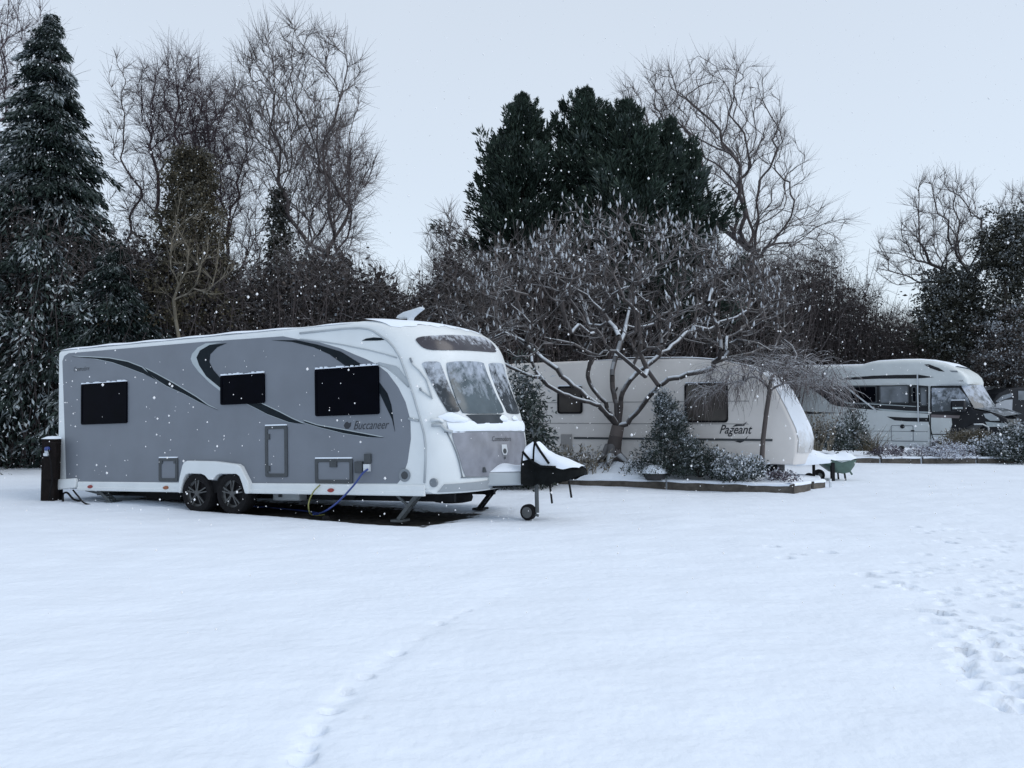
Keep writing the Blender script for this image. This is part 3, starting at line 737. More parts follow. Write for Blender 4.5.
g = onground(326, 519.5); tag(MB().lathe([(0, 0), (.05, .0), (.055, .03), (.035, .05), (0, .055)], (g[0], g[1], 0), 'z', 14).build('cable_plug', 'rubber', None, True), 'small black plug lying in the snow beside the blue cable', 'plug')
wtube('coiled_lead', [onground(63, 502)+(0,0,.02), onground(63, 500)+(0,0,.10), onground(67, 500.5)+(0,0,.13), onground(72, 501.5)+(0,0,.06), onground(76, 502)+(0,0,.03), CV.world(-3.1, .3, .03), CV.world(-2.6, .4, .0)], .016, 'rubber', 'black lead looped on the snow below the rear corner of the grey caravan', 'cable')
wtube('mover_lead', [sw(73, 490, -.03), sw(78, 496, -.05), onground(86, 505)+(0,0,.02), CV.world(-2.6, .15, -.0)], .013, 'rubber', 'black lead hanging from the rear of the grey caravan near the red marker lamp', 'cable')

# hook-up post
P = onground(48.3, 501); yaw = CV.yaw
hp = thing('hookup_post', 'dark brown timber power post with a blue socket and snow cap behind the caravan', 'post', (P[0], P[1]+.1, 0), (0, 0, R(-8)))
MB().box((-.125, -.11, -.05), (.125, .11, 1.03)).build('post', 'dark_timber', hp, False, .01)
bx = MB().box((-.02, -.19, .36), (.20, -.112, .98)).build('socket_box', 'dark_timber', hp, False, .015)
MB().box((.01, -.215, .80), (.09, -.192, .86)).box((.0, -.23, .75), (.08, -.192, .80)).build('socket', 'white_plastic', bx, False, .008)
MB().lathe([(0, -.06), (.032, -.055), (.036, 0)], (.06, -.19, .87), 'y', 16).build('plug', 'blue_plastic', bx, True)
MB().tube([(.08, -.22, .86), (.14, -.26, .80), (.16, -.24, .6), (.17, -.22, .35), (.1, -.2, .02)], .011, 6).build('lead', 'rubber', bx, True)
rows = [[(.135*a, .12*b_, 1.03+.045*(1-a**4)*(1-b_**4)) for b_ in np.linspace(-1, 1, 9)] for a in np.linspace(-1, 1, 9)]
MB().grid(rows).build('snow_cap', 'snow_fine', hp, True)

#@@PART2@@
# ------------------------------------------------------------------ plants: vectorised twigs and leaves
plantmat('bark', (.030, .026, .026), (.060, .050, .046))
plantmat('twig', (.058, .050, .052), (.125, .106, .105))  # base lightened to stand in for haze over far stems
plantmat('birch_twig', (.045, .033, .040), (.090, .066, .075))
plantmat('sumac_bark', (.038, .034, .034), (.112, .097, .094), snowcol=(.68, .74, .81))
plantmat('conifer_leaf', (.010, .020, .019), (.034, .052, .046), snowcol=(.42, .48, .52))
plantmat('cypress_leaf', (.011, .020, .016), (.050, .078, .060), snowcol=(.30, .36, .38))
plantmat('ivy_leaf', (.012, .015, .012), (.055, .055, .042), snowcol=(.45, .50, .54))
plantmat('brown_ivy', (.022, .020, .013), (.075, .066, .042), snowcol=(.45, .50, .54))
plantmat('hedge_leaf', (.024, .022, .021), (.098, .084, .079), snowcol=(.40, .44, .49))  # lifted a little: distance haze is mixed into the leaf colour
plantmat('brown_hedge', (.064, .054, .054), (.18, .150, .148), snowcol=(.42, .46, .51))  # paler than the hedge itself, air haze painted into the colour
plantmat('shrub_leaf', (.016, .026, .024), (.060, .078, .070), snowcol=(.66, .72, .80))
plantmat('dry_stem', (.10, .09, .07), (.22, .20, .16), snowcol=(.62, .68, .76))
plantmat('heather', (.060, .052, .066), (.13, .11, .14), snowcol=(.66, .72, .82))
plantmat('grass_brown', (.09, .08, .055), (.16, .14, .10), snowcol=(.6, .66, .74))

def norm(a): return a/np.maximum(np.linalg.norm(a, axis=-1, keepdims=True), 1e-9)
class Plant:
    """collects quads with snow and tint values into one mesh"""
    def __init__(s): s.V = []; s.F = []; s.S = []; s.T = []; s.n = 0
    def add(s, V, Fq, S_, T): s.V.append(V); s.F.append(Fq+s.n); s.S.append(S_); s.T.append(T); s.n += len(V); return s
    def segs(s, P, Q, r0, r1, n=3, snow=0.0, tint=None):
        P = np.asarray(P, float); Q = np.asarray(Q, float); N = len(P)
        if N == 0: return s
        r0 = np.broadcast_to(r0, (N,)); r1 = np.broadcast_to(r1, (N,))
        a = norm(Q-P); ref = np.where(np.abs(a[:, 2:3]) > .9, np.array([[1., 0, 0]]), np.array([[0, 0, 1.]]))
        u = norm(np.cross(a, ref)); v = np.cross(u, a)          # v leans upward
        ph = np.pi/2+2*np.pi*np.arange(n)/n
        off = np.cos(ph)[None, :, None]*u[:, None, :]+np.sin(ph)[None, :, None]*v[:, None, :]
        V = np.concatenate([P[:, None]+off*r0[:, None, None], Q[:, None]+off*r1[:, None, None]], 1).reshape(-1, 3)
        k = np.arange(n); k2 = (k+1) % n
        f = np.stack([k, k2, k2+n, k+n], 1)
        Fq = (np.arange(N)[:, None, None]*2*n+f[None]).reshape(-1, 4)
        flat = 1-np.abs(a[:, 2])**3
        sn = np.clip(off[:, :, 2]*1.8-.15, 0, 1)*flat[:, None]*snow*rng.uniform(.3, 1.2, (N, 1))
        sn = np.concatenate([sn, sn], 1).reshape(-1)
        t = rng.uniform(0, 1, N) if tint is None else np.broadcast_to(tint, (N,))
        return s.add(V, Fq, np.clip(sn, 0, 1), np.repeat(t, 2*n))
    def leaves(s, C, D, L, Wd, snow, tint):
        C = np.asarray(C, float); N = len(C); D = norm(np.asarray(D, float))
        L = np.broadcast_to(L, (N,))[:, None]; Wd = np.broadcast_to(Wd, (N,))[:, None]
        r = norm(np.cross(D, rng.normal(size=(N, 3))))
        up = norm(np.cross(r, D))*L*.12
        V = np.stack([C, C+D*L*.45+r*Wd*.5+up, C+D*L, C+D*L*.45-r*Wd*.5+up], 1).reshape(-1, 3)
        Fq = np.arange(4*N).reshape(N, 4)
        return s.add(V, Fq, np.repeat(np.broadcast_to(snow, (N,)), 4), np.repeat(np.broadcast_to(tint, (N,)), 4))
    def build(s, name, m, parent=None, smooth=True):
        V = np.concatenate(s.V)
        if parent is not None: V = V-np.array(parent.location)
        return np_mesh(name, V, np.concatenate(s.F), m, parent, np.concatenate(s.S), np.concatenate(s.T), smooth)

def grow(trunk, tips, r_tip=.0052, expo=2.25, bend=.13, steps=5, wob=.010, up=.0, seg=None, power=.9, keep=None):
    """a skeleton that reaches every tip: each tip joins the nearest node lying back along its way"""
    pos = [np.array(p, float) for p in trunk]; par = [-1]+list(range(len(trunk)-1))
    dirs = [norm(pos[min(i+1, len(pos)-1)]-pos[max(i-1, 0)]) for i in range(len(pos))]
    plen = [0.0]
    for i in range(1, len(pos)): plen.append(plen[-1]+np.linalg.norm(pos[i]-pos[i-1]))
    cap = len(pos)+len(tips)*steps+2
    A = np.zeros((cap, 3)); Dd = np.zeros((cap, 3)); PL = np.zeros(cap); par = par+[0]*(cap-len(par)); n = len(pos)
    A[:n] = pos; Dd[:n] = dirs; PL[:n] = plen
    tips = np.asarray(tips, float); first = 1 if len(trunk) > 2 else 0
    root = A[len(trunk)-1]
    order = np.argsort(np.linalg.norm(tips-root, axis=1)+rng.normal(0, .25, len(tips)))
    tipnodes = []
    for k in order:
        t = tips[k]; d = t-A[first:n]; L = np.linalg.norm(d, axis=1)+1e-6
        c = (d*Dd[first:n]).sum(1)/L
        cost = L*(1+power*(1-c))+.22*PL[first:n]
        j = first+int(np.argmin(cost)); p0 = A[j]; L = np.linalg.norm(t-p0)
        m_ = Dd[j]*L*bend; m2 = np.array((0, 0, -up*L))
        prev = j
        wv = rng.normal(size=(2, 3))*wob*L
        for q in range(1, steps+1):
            f = q/steps
            p = p0*(1-f)+t*f+4*f*(1-f)*(m_*.35*(1-f)*1.2+m2*.35)+wv[0]*math.sin(math.pi*f)+wv[1]*.6*math.sin(2*math.pi*f)
            A[n] = p; par[n] = prev; Dd[n] = norm(p-A[prev]); PL[n] = PL[prev]+np.linalg.norm(p-A[prev]); prev = n; n += 1
        tipnodes.append(prev)
    cnt = np.zeros(n); cnt[tipnodes] = 1
    for i in range(n-1, 0, -1):
        if par[i] >= 0: cnt[par[i]] += cnt[i]
    rad = r_tip*np.maximum(cnt, 1)**(1/expo)
    return A[:n], np.array(par[:n]), rad, Dd[:n], np.array(tipnodes), len(trunk)
def skeleton_tree(obj, sk, bark='bark', twig='twig', thick=.03, snow=.5, trunk_r=None, extra=None, tw_n=3):
    A, par, rad, Dd, tips, nt_ = sk
    rad = rad.copy()
    if trunk_r: rad[:nt_] = np.maximum(rad[:nt_], np.linspace(trunk_r, trunk_r*.6, nt_))
    i = np.arange(1, len(A)); p = par[1:]
    tr = i < nt_
    T = Plant().segs(A[p[tr]], A[i[tr]], np.minimum(rad[p[tr]], rad[i[tr]]*1.6), rad[i[tr]], 10, snow)
    if len(T.V): T.build('trunk', bark, obj)
    B = Plant(); r0 = np.minimum(rad[p], rad[i]*1.35)
    th = (~tr) & (rad[i] > thick)
    B.segs(A[p[th]], A[i[th]], r0[th], rad[i[th]], 6, snow, rng.uniform(0, .4, th.sum()))
    tn = (~tr) & (rad[i] <= thick)
    B.segs(A[p[tn]], A[i[tn]], r0[tn], rad[i[tn]], tw_n, snow)
    if extra: extra(B, sk)
    B.build('branches', twig, obj)
def ball(n, c, r, lo=.25, pw=.5, flat=None):
    """points in an ellipsoid, thicker toward the outside"""
    d = norm(rng.normal(size=(n, 3))); q = (rng.uniform(lo**3, 1, n))**(pw*.667)
    return np.array(c)+d*q[:, None]*np.array(r)
def bare_tree(name, label, cat, bpx, Y, top_py, crown, ntips, base_z=.1, trunk_r=.2, lean=0, fork=.35, seed=0, group=None, twigs=None, bark='bark', twig='twig', snow=.10, **kw):
    """crown: list of (px, py, rx_px, ry_px, share)"""
    global rng
    keep = rng; rng = np.random.default_rng(100+seed)
    X = (bpx-512)/F*Y*1.0
    X = at(bpx, 400, Y)[0]
    o = thing(name, label, cat, (X, Y, base_z), group=group)
    sc_ = Y/F
    tips = []
    for (px, py, rx, ry, share) in crown:
        c = at(px, py, Y); n = int(ntips*share)
        tips.append(ball(n, c, (rx*sc_, rx*sc_*.8, ry*sc_), .2))
    tips = np.concatenate(tips); tips = tips[tips[:, 2] > base_z+.8]
    Hh = at(bpx, top_py, Y)[2]
    nT = 6; tr = [(X+lean*f*Hh*fork+rng.normal(0, .03), Y+rng.normal(0, .03), base_z-.1+(Hh-base_z)*fork*f) for f in np.linspace(0, 1, nT)]
    sk = grow(tr, tips, **kw)
    def extra(B, sk):
        if not twigs: return
        A, par, rad, Dd, tp, _ = sk
        n, L, droop = twigs
        k = np.concatenate([tp, par[tp], par[par[tp]], par[par[par[tp]]]]); k = np.repeat(k, n)[rng.permutation(len(k)*n)[:len(tp)*n*2]]
        fr = rng.uniform(0, 1, (len(k), 1)); base = A[k]*fr+A[par[k]]*(1-fr); d = Dd[k]
        d = norm(d*.8+rng.normal(0, .33, base.shape)+np.array((0, 0, .22)))
        LL = rng.uniform(.4, 1.2, len(base))*L; p = base; r_ = .0062 if droop < .2 else .005
        for q in range(3):
            e = p+d*LL[:, None]/3
            B.segs(p, e, r_*(1-q*.25), r_*(.75-q*.22), 3, snow*.5)
            p = e; d = norm(d+np.array((0, 0, -droop))+rng.normal(0, .07, d.shape))
    skeleton_tree(o, sk, bark, twig, trunk_r=trunk_r, snow=snow, extra=extra)
    rng = keep
    return o

def foliage_cloud(B, C, size, n, snow, droop=-.2, tint=None, wd=.5, outward=None, sn_bias=0):
    """n leaf blades scattered round each of the clump centres C (M,3) radius size"""
    M = len(C); P = np.repeat(C, n, 0)+rng.normal(size=(M*n, 3))*np.repeat(np.broadcast_to(size, (M,)), n)[:, None]*np.array((1, 1, .6))*.5
    D = rng.normal(size=P.shape)*.6+np.array((0, 0, droop))
    if outward is not None: D += np.repeat(outward, n, 0)
    L = rng.uniform(.5, 1.1, len(P))*np.repeat(np.broadcast_to(size, (M,)), n)*.55
    rel = (P[:, 2]-np.repeat(C[:, 2], n))/np.repeat(np.broadcast_to(size, (M,)), n)
    sn = np.clip((rel+sn_bias)*3+rng.normal(0, .5, len(P)), 0, 1)*snow*rng.uniform(0, 1.4, len(P))
    clump = np.repeat(rng.uniform(0, 1, M), n)
    zr = (C[:, 2]-C[:, 2].min())/max(float(np.ptp(C[:, 2])), .01)
    cs = np.repeat(rng.normal(-.45+.55*zr+sn_bias*.6, .5), n)
    sn = np.clip(cs+rel*1.3+rng.normal(0, .18, len(P)), 0, 1)*snow*1.15
    t = np.clip(clump*.6+rng.uniform(0, .5, len(P))+rel*.3, 0, 1) if tint is None else tint
    B.leaves(P, D, L, L*wd, np.clip(sn, 0, 1), t)

def conifer(name, label, px, Y, top_py, base_z, prof, nb, nl, leaf, m_, snow=.5, lean=0, droop=.35, seed=0, group=None, plume=False, nw=21, cat='conifer'):
    """prof: crown radius in metres at height fractions 0..1"""
    global rng
    keep = rng; rng = np.random.default_rng(500+seed)
    X = at(px, 300, Y)[0]; top = at(px, top_py, Y)[2]; Hh = top-base_z
    o = thing(name, label, cat, (X, Y, base_z), group=group)
    P_ = np.array([[X+lean*f+.05*math.sin(f*9), Y, base_z-.1+Hh*f] for f in np.linspace(0, .97, 14)])
    Plant().segs(P_[:-1], P_[1:], np.linspace(.22, .03, 13), np.linspace(.2, .015, 13), 8, .2).build('trunk', 'bark', o)
    B = Plant(); f = np.clip(rng.uniform(.03, 1, nb)**.85, 0, .985)
    if not plume:                     # boughs in ragged whorls
        f = np.where(f > .9, f, np.round(f*nw)/nw+rng.normal(0, .008, nb)); f = np.where(f > .9, .9+(f-.9)*.8*rng.uniform(.2, 1.2, nb), f)
    az = rng.uniform(0, 2*np.pi, nb)
    rr = np.interp(f, [p[0] for p in prof], [p[1] for p in prof])
    if not plume:
        wr = rng.uniform(.72, 1.22, (nw+2, 5)); rr = rr*wr[np.clip((f*nw).astype(int), 0, nw+1), (az/6.2832*5).astype(int) % 5]
    rr = rr*np.where(rng.uniform(0, 1, nb) < .2, rng.uniform(.85, 1.5 if plume else 1.4, nb), rng.uniform(.42, .95, nb))
    rr = np.maximum(rr*(1+.15*np.sin(az*3+f*11+seed)+.15*np.sin(az*5-f*23)+.12*np.sin(f*37+az+seed)), .03)
    outd = np.stack([np.cos(az), np.sin(az), np.zeros(nb)], 1); zz = np.array((0, 0, 1.))
    base = np.stack([X+lean*f, np.full(nb, Y), base_z+Hh*f], 1)
    if plume:                         # upswept feathery plumes
        up_ = rng.uniform(.5, 1.1, nb)*np.minimum(rr*1.1+.15, 1.3)
        tip = base+outd*rr[:, None]; base = base+outd*rr[:, None]*.2-zz*up_[:, None]; base[:, 2] = np.maximum(base[:, 2], base_z)
        mid = base*.45+tip*.55+outd*(rr*.14)[:, None]-zz*(up_*.12)[:, None]
    else:
        rise = rng.uniform(-.05, .22, nb)
        tip = base+outd*rr[:, None]+zz*(rr*(rise-droop))[:, None]; mid = base+outd*rr[:, None]*.5+zz*(rr*(rise*.6-droop*.1))[:, None]
    B.segs(base, mid, .025, .018, 3, .3, 0.0).segs(mid, tip, .018, .005, 3, .4, 0.0)
    s1 = rng.uniform(.12, 1.0, (nb, nl))**.8; s2 = s1[:, :, None]
    C = (1-s2)*((1-s2)*base[:, None]+s2*mid[:, None])+s2*((1-s2)*mid[:, None]+s2*tip[:, None])
    ax = norm(tip-base)[:, None]; sd_ = np.cross(outd, zz)[:, None]
    wdt = (rr[:, None]*(.19 if plume else .24)*(1.08-s1)+np.minimum(.04, rr[:, None]*.3))
    la = rng.normal(0, 1, (nb, nl))*wdt; th_ = rng.normal(0, 1, (nb, nl))*(wdt*.8 if plume else .035+.02*rr[:, None])
    C = C+sd_*la[:, :, None]+zz*th_[:, :, None]-(0 if plume else 1)*zz*(np.abs(la)*.35)[:, :, None]
    D = ax*1.0+sd_*np.sign(la)[:, :, None]*rng.uniform(.2, .8, (nb, nl, 1))+rng.normal(0, .25, (nb, nl, 3))+zz*(rng.uniform(.0, .5, (nb, nl, 1)) if plume else -rng.uniform(.1, 1.0, (nb, nl, 1)))
    L = rng.uniform(.5, 1.2, (nb, nl))*leaf*np.clip(rr/.9, .42, 1)[:, None]
    sn = np.clip(rng.normal(-.35, .5, (nb, nl))+rng.normal(0, .5, (nb, 1))+th_/(.05 if not plume else .4)*.30, 0, 1)*snow
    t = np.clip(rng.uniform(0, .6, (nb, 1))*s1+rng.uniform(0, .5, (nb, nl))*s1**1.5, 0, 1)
    B.leaves(C.reshape(-1, 3), D.reshape(-1, 3), L.ravel(), L.ravel()*.26, sn.ravel(), t.ravel())
    if plume:                         # leading shoots
        nt2 = 160; h2 = rng.uniform(0, 1, nt2); r2 = (1-h2)**1.3*.15; a2 = rng.uniform(0, 6.283, nt2)
        C2 = np.stack([X+lean+np.cos(a2)*r2, Y+np.sin(a2)*r2, top-.9+h2*.85], 1)
        B.leaves(C2, np.stack([np.cos(a2)*.5, np.sin(a2)*.5, 1+0*a2], 1), leaf*.7, leaf*.2, 0, rng.uniform(.2, .9, nt2))
    B.build('crown', m_, o, False)
    rng = keep
    return o

def thicket(name, label, cat, line_, depth, tops, n_twig, n_leaf, m_twig, m_leaf, leaf=.16, snow=.35, base_z=.1, seed=0, kind=None, twl=(.35, 1.0), lean=.5, tw_r=.007, back=.55, sparse_top=.8):
    """a bank of bare stems and small leaves: line_ = [(px, Y)...], tops = [(px, py)...] gives its skyline"""
    global rng
    keep = rng; rng = np.random.default_rng(900+seed)
    o = thing(name, label, cat, (at(line_[0][0], 400, line_[0][1])[0], line_[0][1], base_z))
    if kind: o['kind'] = kind
    lp = [p[0] for p in line_]; ly_ = [p[1] for p in line_]; tp = [p[0] for p in tops]; ty = [p[1] for p in tops]
    def sample(n, pw):
        px = rng.uniform(lp[0], lp[-1], n); Yc = np.interp(px, lp, ly_)
        dep = rng.uniform(0, 1, n)*depth; Y = Yc+dep
        X = (px-512)/F*Yc/math.cos(TH)*(1)          # keep rows square to the ground
        top = CH+(418-np.interp(px, tp, ty))*Yc/F
        top = top*(1+.05*np.sin(px*.043+seed)+.05*np.sin(px*.117+2.3*np.sin(px*.021))+.04*np.sin(px*.29+3*np.sin(px*.037))-.05+rng.normal(0, .035, n))
        z = base_z+(top-base_z)*rng.uniform(0, 1, n)**pw
        return np.stack([X, Y, z], 1), (z-base_z)/(top-base_z), dep/depth, top
    B = Plant()
    C, h, dp, top = sample(n_leaf, .85)
    lump = np.sin(C[:, 0]*2.1+C[:, 2]*1.3+seed)*.5+np.sin(C[:, 0]*.9-C[:, 2]*2.3)*.5
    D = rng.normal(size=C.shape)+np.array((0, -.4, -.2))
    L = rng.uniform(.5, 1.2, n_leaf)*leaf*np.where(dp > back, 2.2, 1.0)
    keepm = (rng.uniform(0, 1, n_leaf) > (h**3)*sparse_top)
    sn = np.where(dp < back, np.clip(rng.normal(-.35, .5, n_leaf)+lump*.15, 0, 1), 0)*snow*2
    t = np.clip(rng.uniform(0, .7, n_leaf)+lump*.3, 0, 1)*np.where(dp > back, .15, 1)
    B.leaves(C[keepm], D[keepm], L[keepm], L[keepm]*.55, np.clip(sn, 0, 1)[keepm], t[keepm])
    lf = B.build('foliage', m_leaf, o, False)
    T = Plant(); C, h, dp, top = sample(n_twig, .7)
    az = rng.uniform(0, 2*np.pi, n_twig); d = np.stack([np.cos(az)*lean*2, np.sin(az)*lean, np.full(n_twig, 1.)], 1)+rng.normal(0, lean, (n_twig, 3)); d = norm(d)
    L = rng.uniform(*twl, n_twig); r = tw_r*rng.uniform(.5, 1.4, n_twig)
    T.segs(C, C+d*L[:, None]*.5, r, r*.7, 3, snow)
    P = C+d*L[:, None]*.5
    for k in range(3):
        d2 = norm(d+rng.normal(0, .5, d.shape)); T.segs(P, P+d2*L[:, None]*.45, r*.6, r*.3, 3, snow)
    ns = n_twig//12; C, h, dp, top = sample(ns, 1)
    b0 = C.copy(); b0[:, 2] = base_z-.1; e = C.copy(); e[:, 2] = np.minimum(base_z+(top-base_z)*rng.uniform(.6, 1.02, ns), 99); e[:, 0] += rng.normal(0, .9, ns); e[:, 1] += rng.normal(0, .3, ns)
    m1 = (b0+e)/2+rng.normal(0, .12, b0.shape)
    T.segs(b0, m1, .025, .018, 4, snow*.6, .2).segs(m1, e, .018, .005, 4, snow*.6, .2)
    T.build('stems', m_twig, o)
    rng = keep
    return o

# ---- left bank
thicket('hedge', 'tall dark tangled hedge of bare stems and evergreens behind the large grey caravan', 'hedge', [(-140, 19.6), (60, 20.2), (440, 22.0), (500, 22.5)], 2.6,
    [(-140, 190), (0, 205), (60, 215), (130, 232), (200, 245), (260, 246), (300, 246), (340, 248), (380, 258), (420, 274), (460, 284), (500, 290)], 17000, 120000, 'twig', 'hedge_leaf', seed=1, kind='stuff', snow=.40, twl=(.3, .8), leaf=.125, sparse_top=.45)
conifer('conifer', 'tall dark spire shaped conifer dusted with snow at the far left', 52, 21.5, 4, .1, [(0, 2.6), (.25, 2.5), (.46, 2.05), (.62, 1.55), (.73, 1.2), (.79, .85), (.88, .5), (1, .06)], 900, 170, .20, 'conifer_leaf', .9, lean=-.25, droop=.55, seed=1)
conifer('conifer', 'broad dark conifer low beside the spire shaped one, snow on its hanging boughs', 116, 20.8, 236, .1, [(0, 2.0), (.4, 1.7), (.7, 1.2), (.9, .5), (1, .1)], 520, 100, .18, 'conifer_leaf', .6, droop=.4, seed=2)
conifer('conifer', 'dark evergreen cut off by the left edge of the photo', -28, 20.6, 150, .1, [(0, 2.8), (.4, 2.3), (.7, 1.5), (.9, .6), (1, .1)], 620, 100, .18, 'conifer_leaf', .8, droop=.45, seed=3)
bare_tree('birch_tree', 'leafless birch rising behind the tall dark spire shaped conifer at the far left', 'tree', 14, 27, -20, [(8, 60, 60, 75, .7), (18, 150, 60, 60, .3)], 420, trunk_r=.16, seed=1, twigs=(3, .9, .12), twig='birch_twig', fork=.45)
bare_tree('birch_tree', 'purplish birch with hanging twigs just right of the spire shaped conifer', 'tree', 178, 24, 50, [(180, 110, 46, 58, .55), (172, 200, 54, 74, .35), (200, 170, 44, 80, .2)], 620, trunk_r=.15, seed=2, twigs=(4, 1.0, .30), twig='birch_twig', fork=.42)
bare_tree('birch_tree', 'purplish birch with drooping twigs beside the tall bare tree with an ivy trunk', 'tree', 222, 26, 70, [(222, 140, 34, 66, .5), (232, 225, 50, 70, .5)], 480, trunk_r=.13, seed=3, twigs=(4, 1.0, .30), twig='birch_twig', fork=.42)
bare_tree('bare_tree', 'slender sapling with upright snowless twigs between conifer and birches', 'tree', 118, 25.5, 48, [(118, 110, 16, 60, .7), (130, 190, 30, 60, .3)], 90, trunk_r=.08, seed=4, twigs=(3, .6, .0), fork=.5)
t_ivy = bare_tree('bare_tree', 'tall leafless tree with an ivy covered trunk rising above the large grey caravan', 'tree', 278, 23, 18, [(300, 90, 70, 72, .42), (318, 165, 62, 56, .36), (262, 110, 40, 76, .16), (330, 215, 40, 40, .06)], 760, trunk_r=.20, lean=.02, seed=5, twigs=(3, .8, -.04), fork=.30, expo=2.35)
bare_tree('birch_tree', 'birch with weeping purplish twigs behind the tall tree with an ivy trunk', 'tree', 322, 28, 130, [(330, 175, 44, 44, .6), (318, 235, 50, 46, .4)], 330, trunk_r=.12, seed=6, twigs=(5, 1.1, .35), twig='birch_twig', fork=.5)
# ivy up its trunk, and the brown green ivy stump left of it
def ivy(parent, px, Y, y_top, y_bot, rx, n, m_='ivy_leaf', leaf=.28, taper=.5, snow=.15, seed=0, name='ivy'):
    global rng
    keep = rng; rng = np.random.default_rng(1500+seed)
    z1 = at(px, y_top, Y)[2]; z0 = at(px, y_bot, Y)[2] if y_bot else .1
    X = at(px, 300, Y)[0]; f = rng.uniform(0, 1, n)
    az = rng.uniform(0, 6.283, n); rad = rx*Y/F*(1-taper*f)*(1+.25*np.sin(f*23+az*2)+.25*np.sin(f*41-az*3)+rng.exponential(.18, n)); q = rng.uniform(.2, 1, n)**.5
    C = np.stack([X+np.cos(az)*rad*q, Y+np.sin(az)*rad*q, z0+(z1-z0)*f], 1)
    B = Plant(); foliage_cloud(B, C, leaf, 9, snow, outward=np.stack([np.cos(az), np.sin(az), az*0], 1)*.5, wd=.6)
    o = B.build(name, m_, parent, False); rng = keep; return o
ivy(t_ivy, 278, 23, 190, 0, 17, 1300, leaf=.2, taper=.75, seed=1)
bare_tree('bare_tree', 'pale thin leaning stems of a young tree against the dark hedge', 'tree', 192, 19.4, 175, [(176, 250, 22, 60, .5), (214, 250, 26, 50, .5)], 40, trunk_r=.05, seed=7, twigs=(3, .5, .0), twig='dry_stem', bark='dry_stem', fork=.25, expo=2.0, r_tip=.007)
st = thing('ivy_tree', 'bushy brownish ivy column standing behind the caravan among the birches', 'tree', (at(190, 300, 21.5)[0], 21.5, .1))
P_ = np.array([[at(190, 300, 21.5)[0]+.1*math.sin(k), 21.5, .0+k*1.05] for k in range(7)]); Plant().segs(P_[:-1], P_[1:], .14, .10, 8, 0).build('trunk', 'bark', st)
ivy(st, 190, 21.5, 150, 330, 42, 2600, 'brown_ivy', leaf=.18, taper=.7, seed=2, name='crown', snow=.1)

# ---- middle: cypresses, tall bare tree, brown thicket
for (px, top, pr, lab, sd_) in ((522, 92, [(0, 2.1), (.5, 2.0), (.7, 1.75), (.82, 1.3), (.91, .8), (.97, .3), (1, .06)], 'dark green cypress, left one of the dense clump behind the snowy spreading tree', 11),
        (588, 86, [(0, 2.1), (.5, 2.0), (.7, 1.7), (.82, 1.3), (.91, .85), (.97, .35), (1, .06)], 'dark green cypress with the tallest tip in the middle of the dense clump', 12),
        (628, 98, [(0, 2.1), (.5, 2.0), (.72, 1.7), (.84, 1.3), (.93, .8), (.98, .3), (1, .06)], 'dark green cypress just right of the tallest tip in the dense clump', 13),
        (672, 116, [(0, 1.9), (.5, 1.8), (.75, 1.35), (.9, .8), (.97, .35), (1, .06)], 'dark green cypress, right hand and lowest one of the dense clump', 14)):
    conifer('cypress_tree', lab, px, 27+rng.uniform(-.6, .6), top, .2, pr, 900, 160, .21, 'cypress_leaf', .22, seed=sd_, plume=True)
bare_tree('bare_tree', 'large leafless tree fanning out behind the clump of dark cypresses', 'tree', 706, 33, 42, [(712, 125, 76, 76, .42), (752, 185, 62, 66, .26), (790, 235, 62, 36, .16), (655, 110, 40, 46, .16)], 1000, trunk_r=.3, lean=-.02, seed=21, twigs=(3, .9, -.02), fork=.36, base_z=.2, r_tip=.0085)
bare_tree('bare_tree', 'pale bushy leafless sapling at the left foot of the dark cypresses', 'tree', 452, 25, 190, [(450, 250, 26, 46, 1.0)], 160, trunk_r=.07, seed=22, twigs=(3, .6, .0), fork=.25, base_z=.2)
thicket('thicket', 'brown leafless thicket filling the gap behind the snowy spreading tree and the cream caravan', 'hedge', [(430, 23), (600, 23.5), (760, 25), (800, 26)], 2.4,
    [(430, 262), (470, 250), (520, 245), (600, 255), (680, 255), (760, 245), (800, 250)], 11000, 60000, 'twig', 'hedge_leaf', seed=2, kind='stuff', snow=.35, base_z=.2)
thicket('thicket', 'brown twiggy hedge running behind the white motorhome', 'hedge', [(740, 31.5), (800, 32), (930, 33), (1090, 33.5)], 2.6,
    [(740, 238), (780, 246), (815, 240), (850, 262), (880, 285), (905, 300), (940, 305), (1090, 300)], 19000, 70000, 'twig', 'brown_hedge', seed=3, kind='stuff', snow=.3, base_z=.2, leaf=.13)
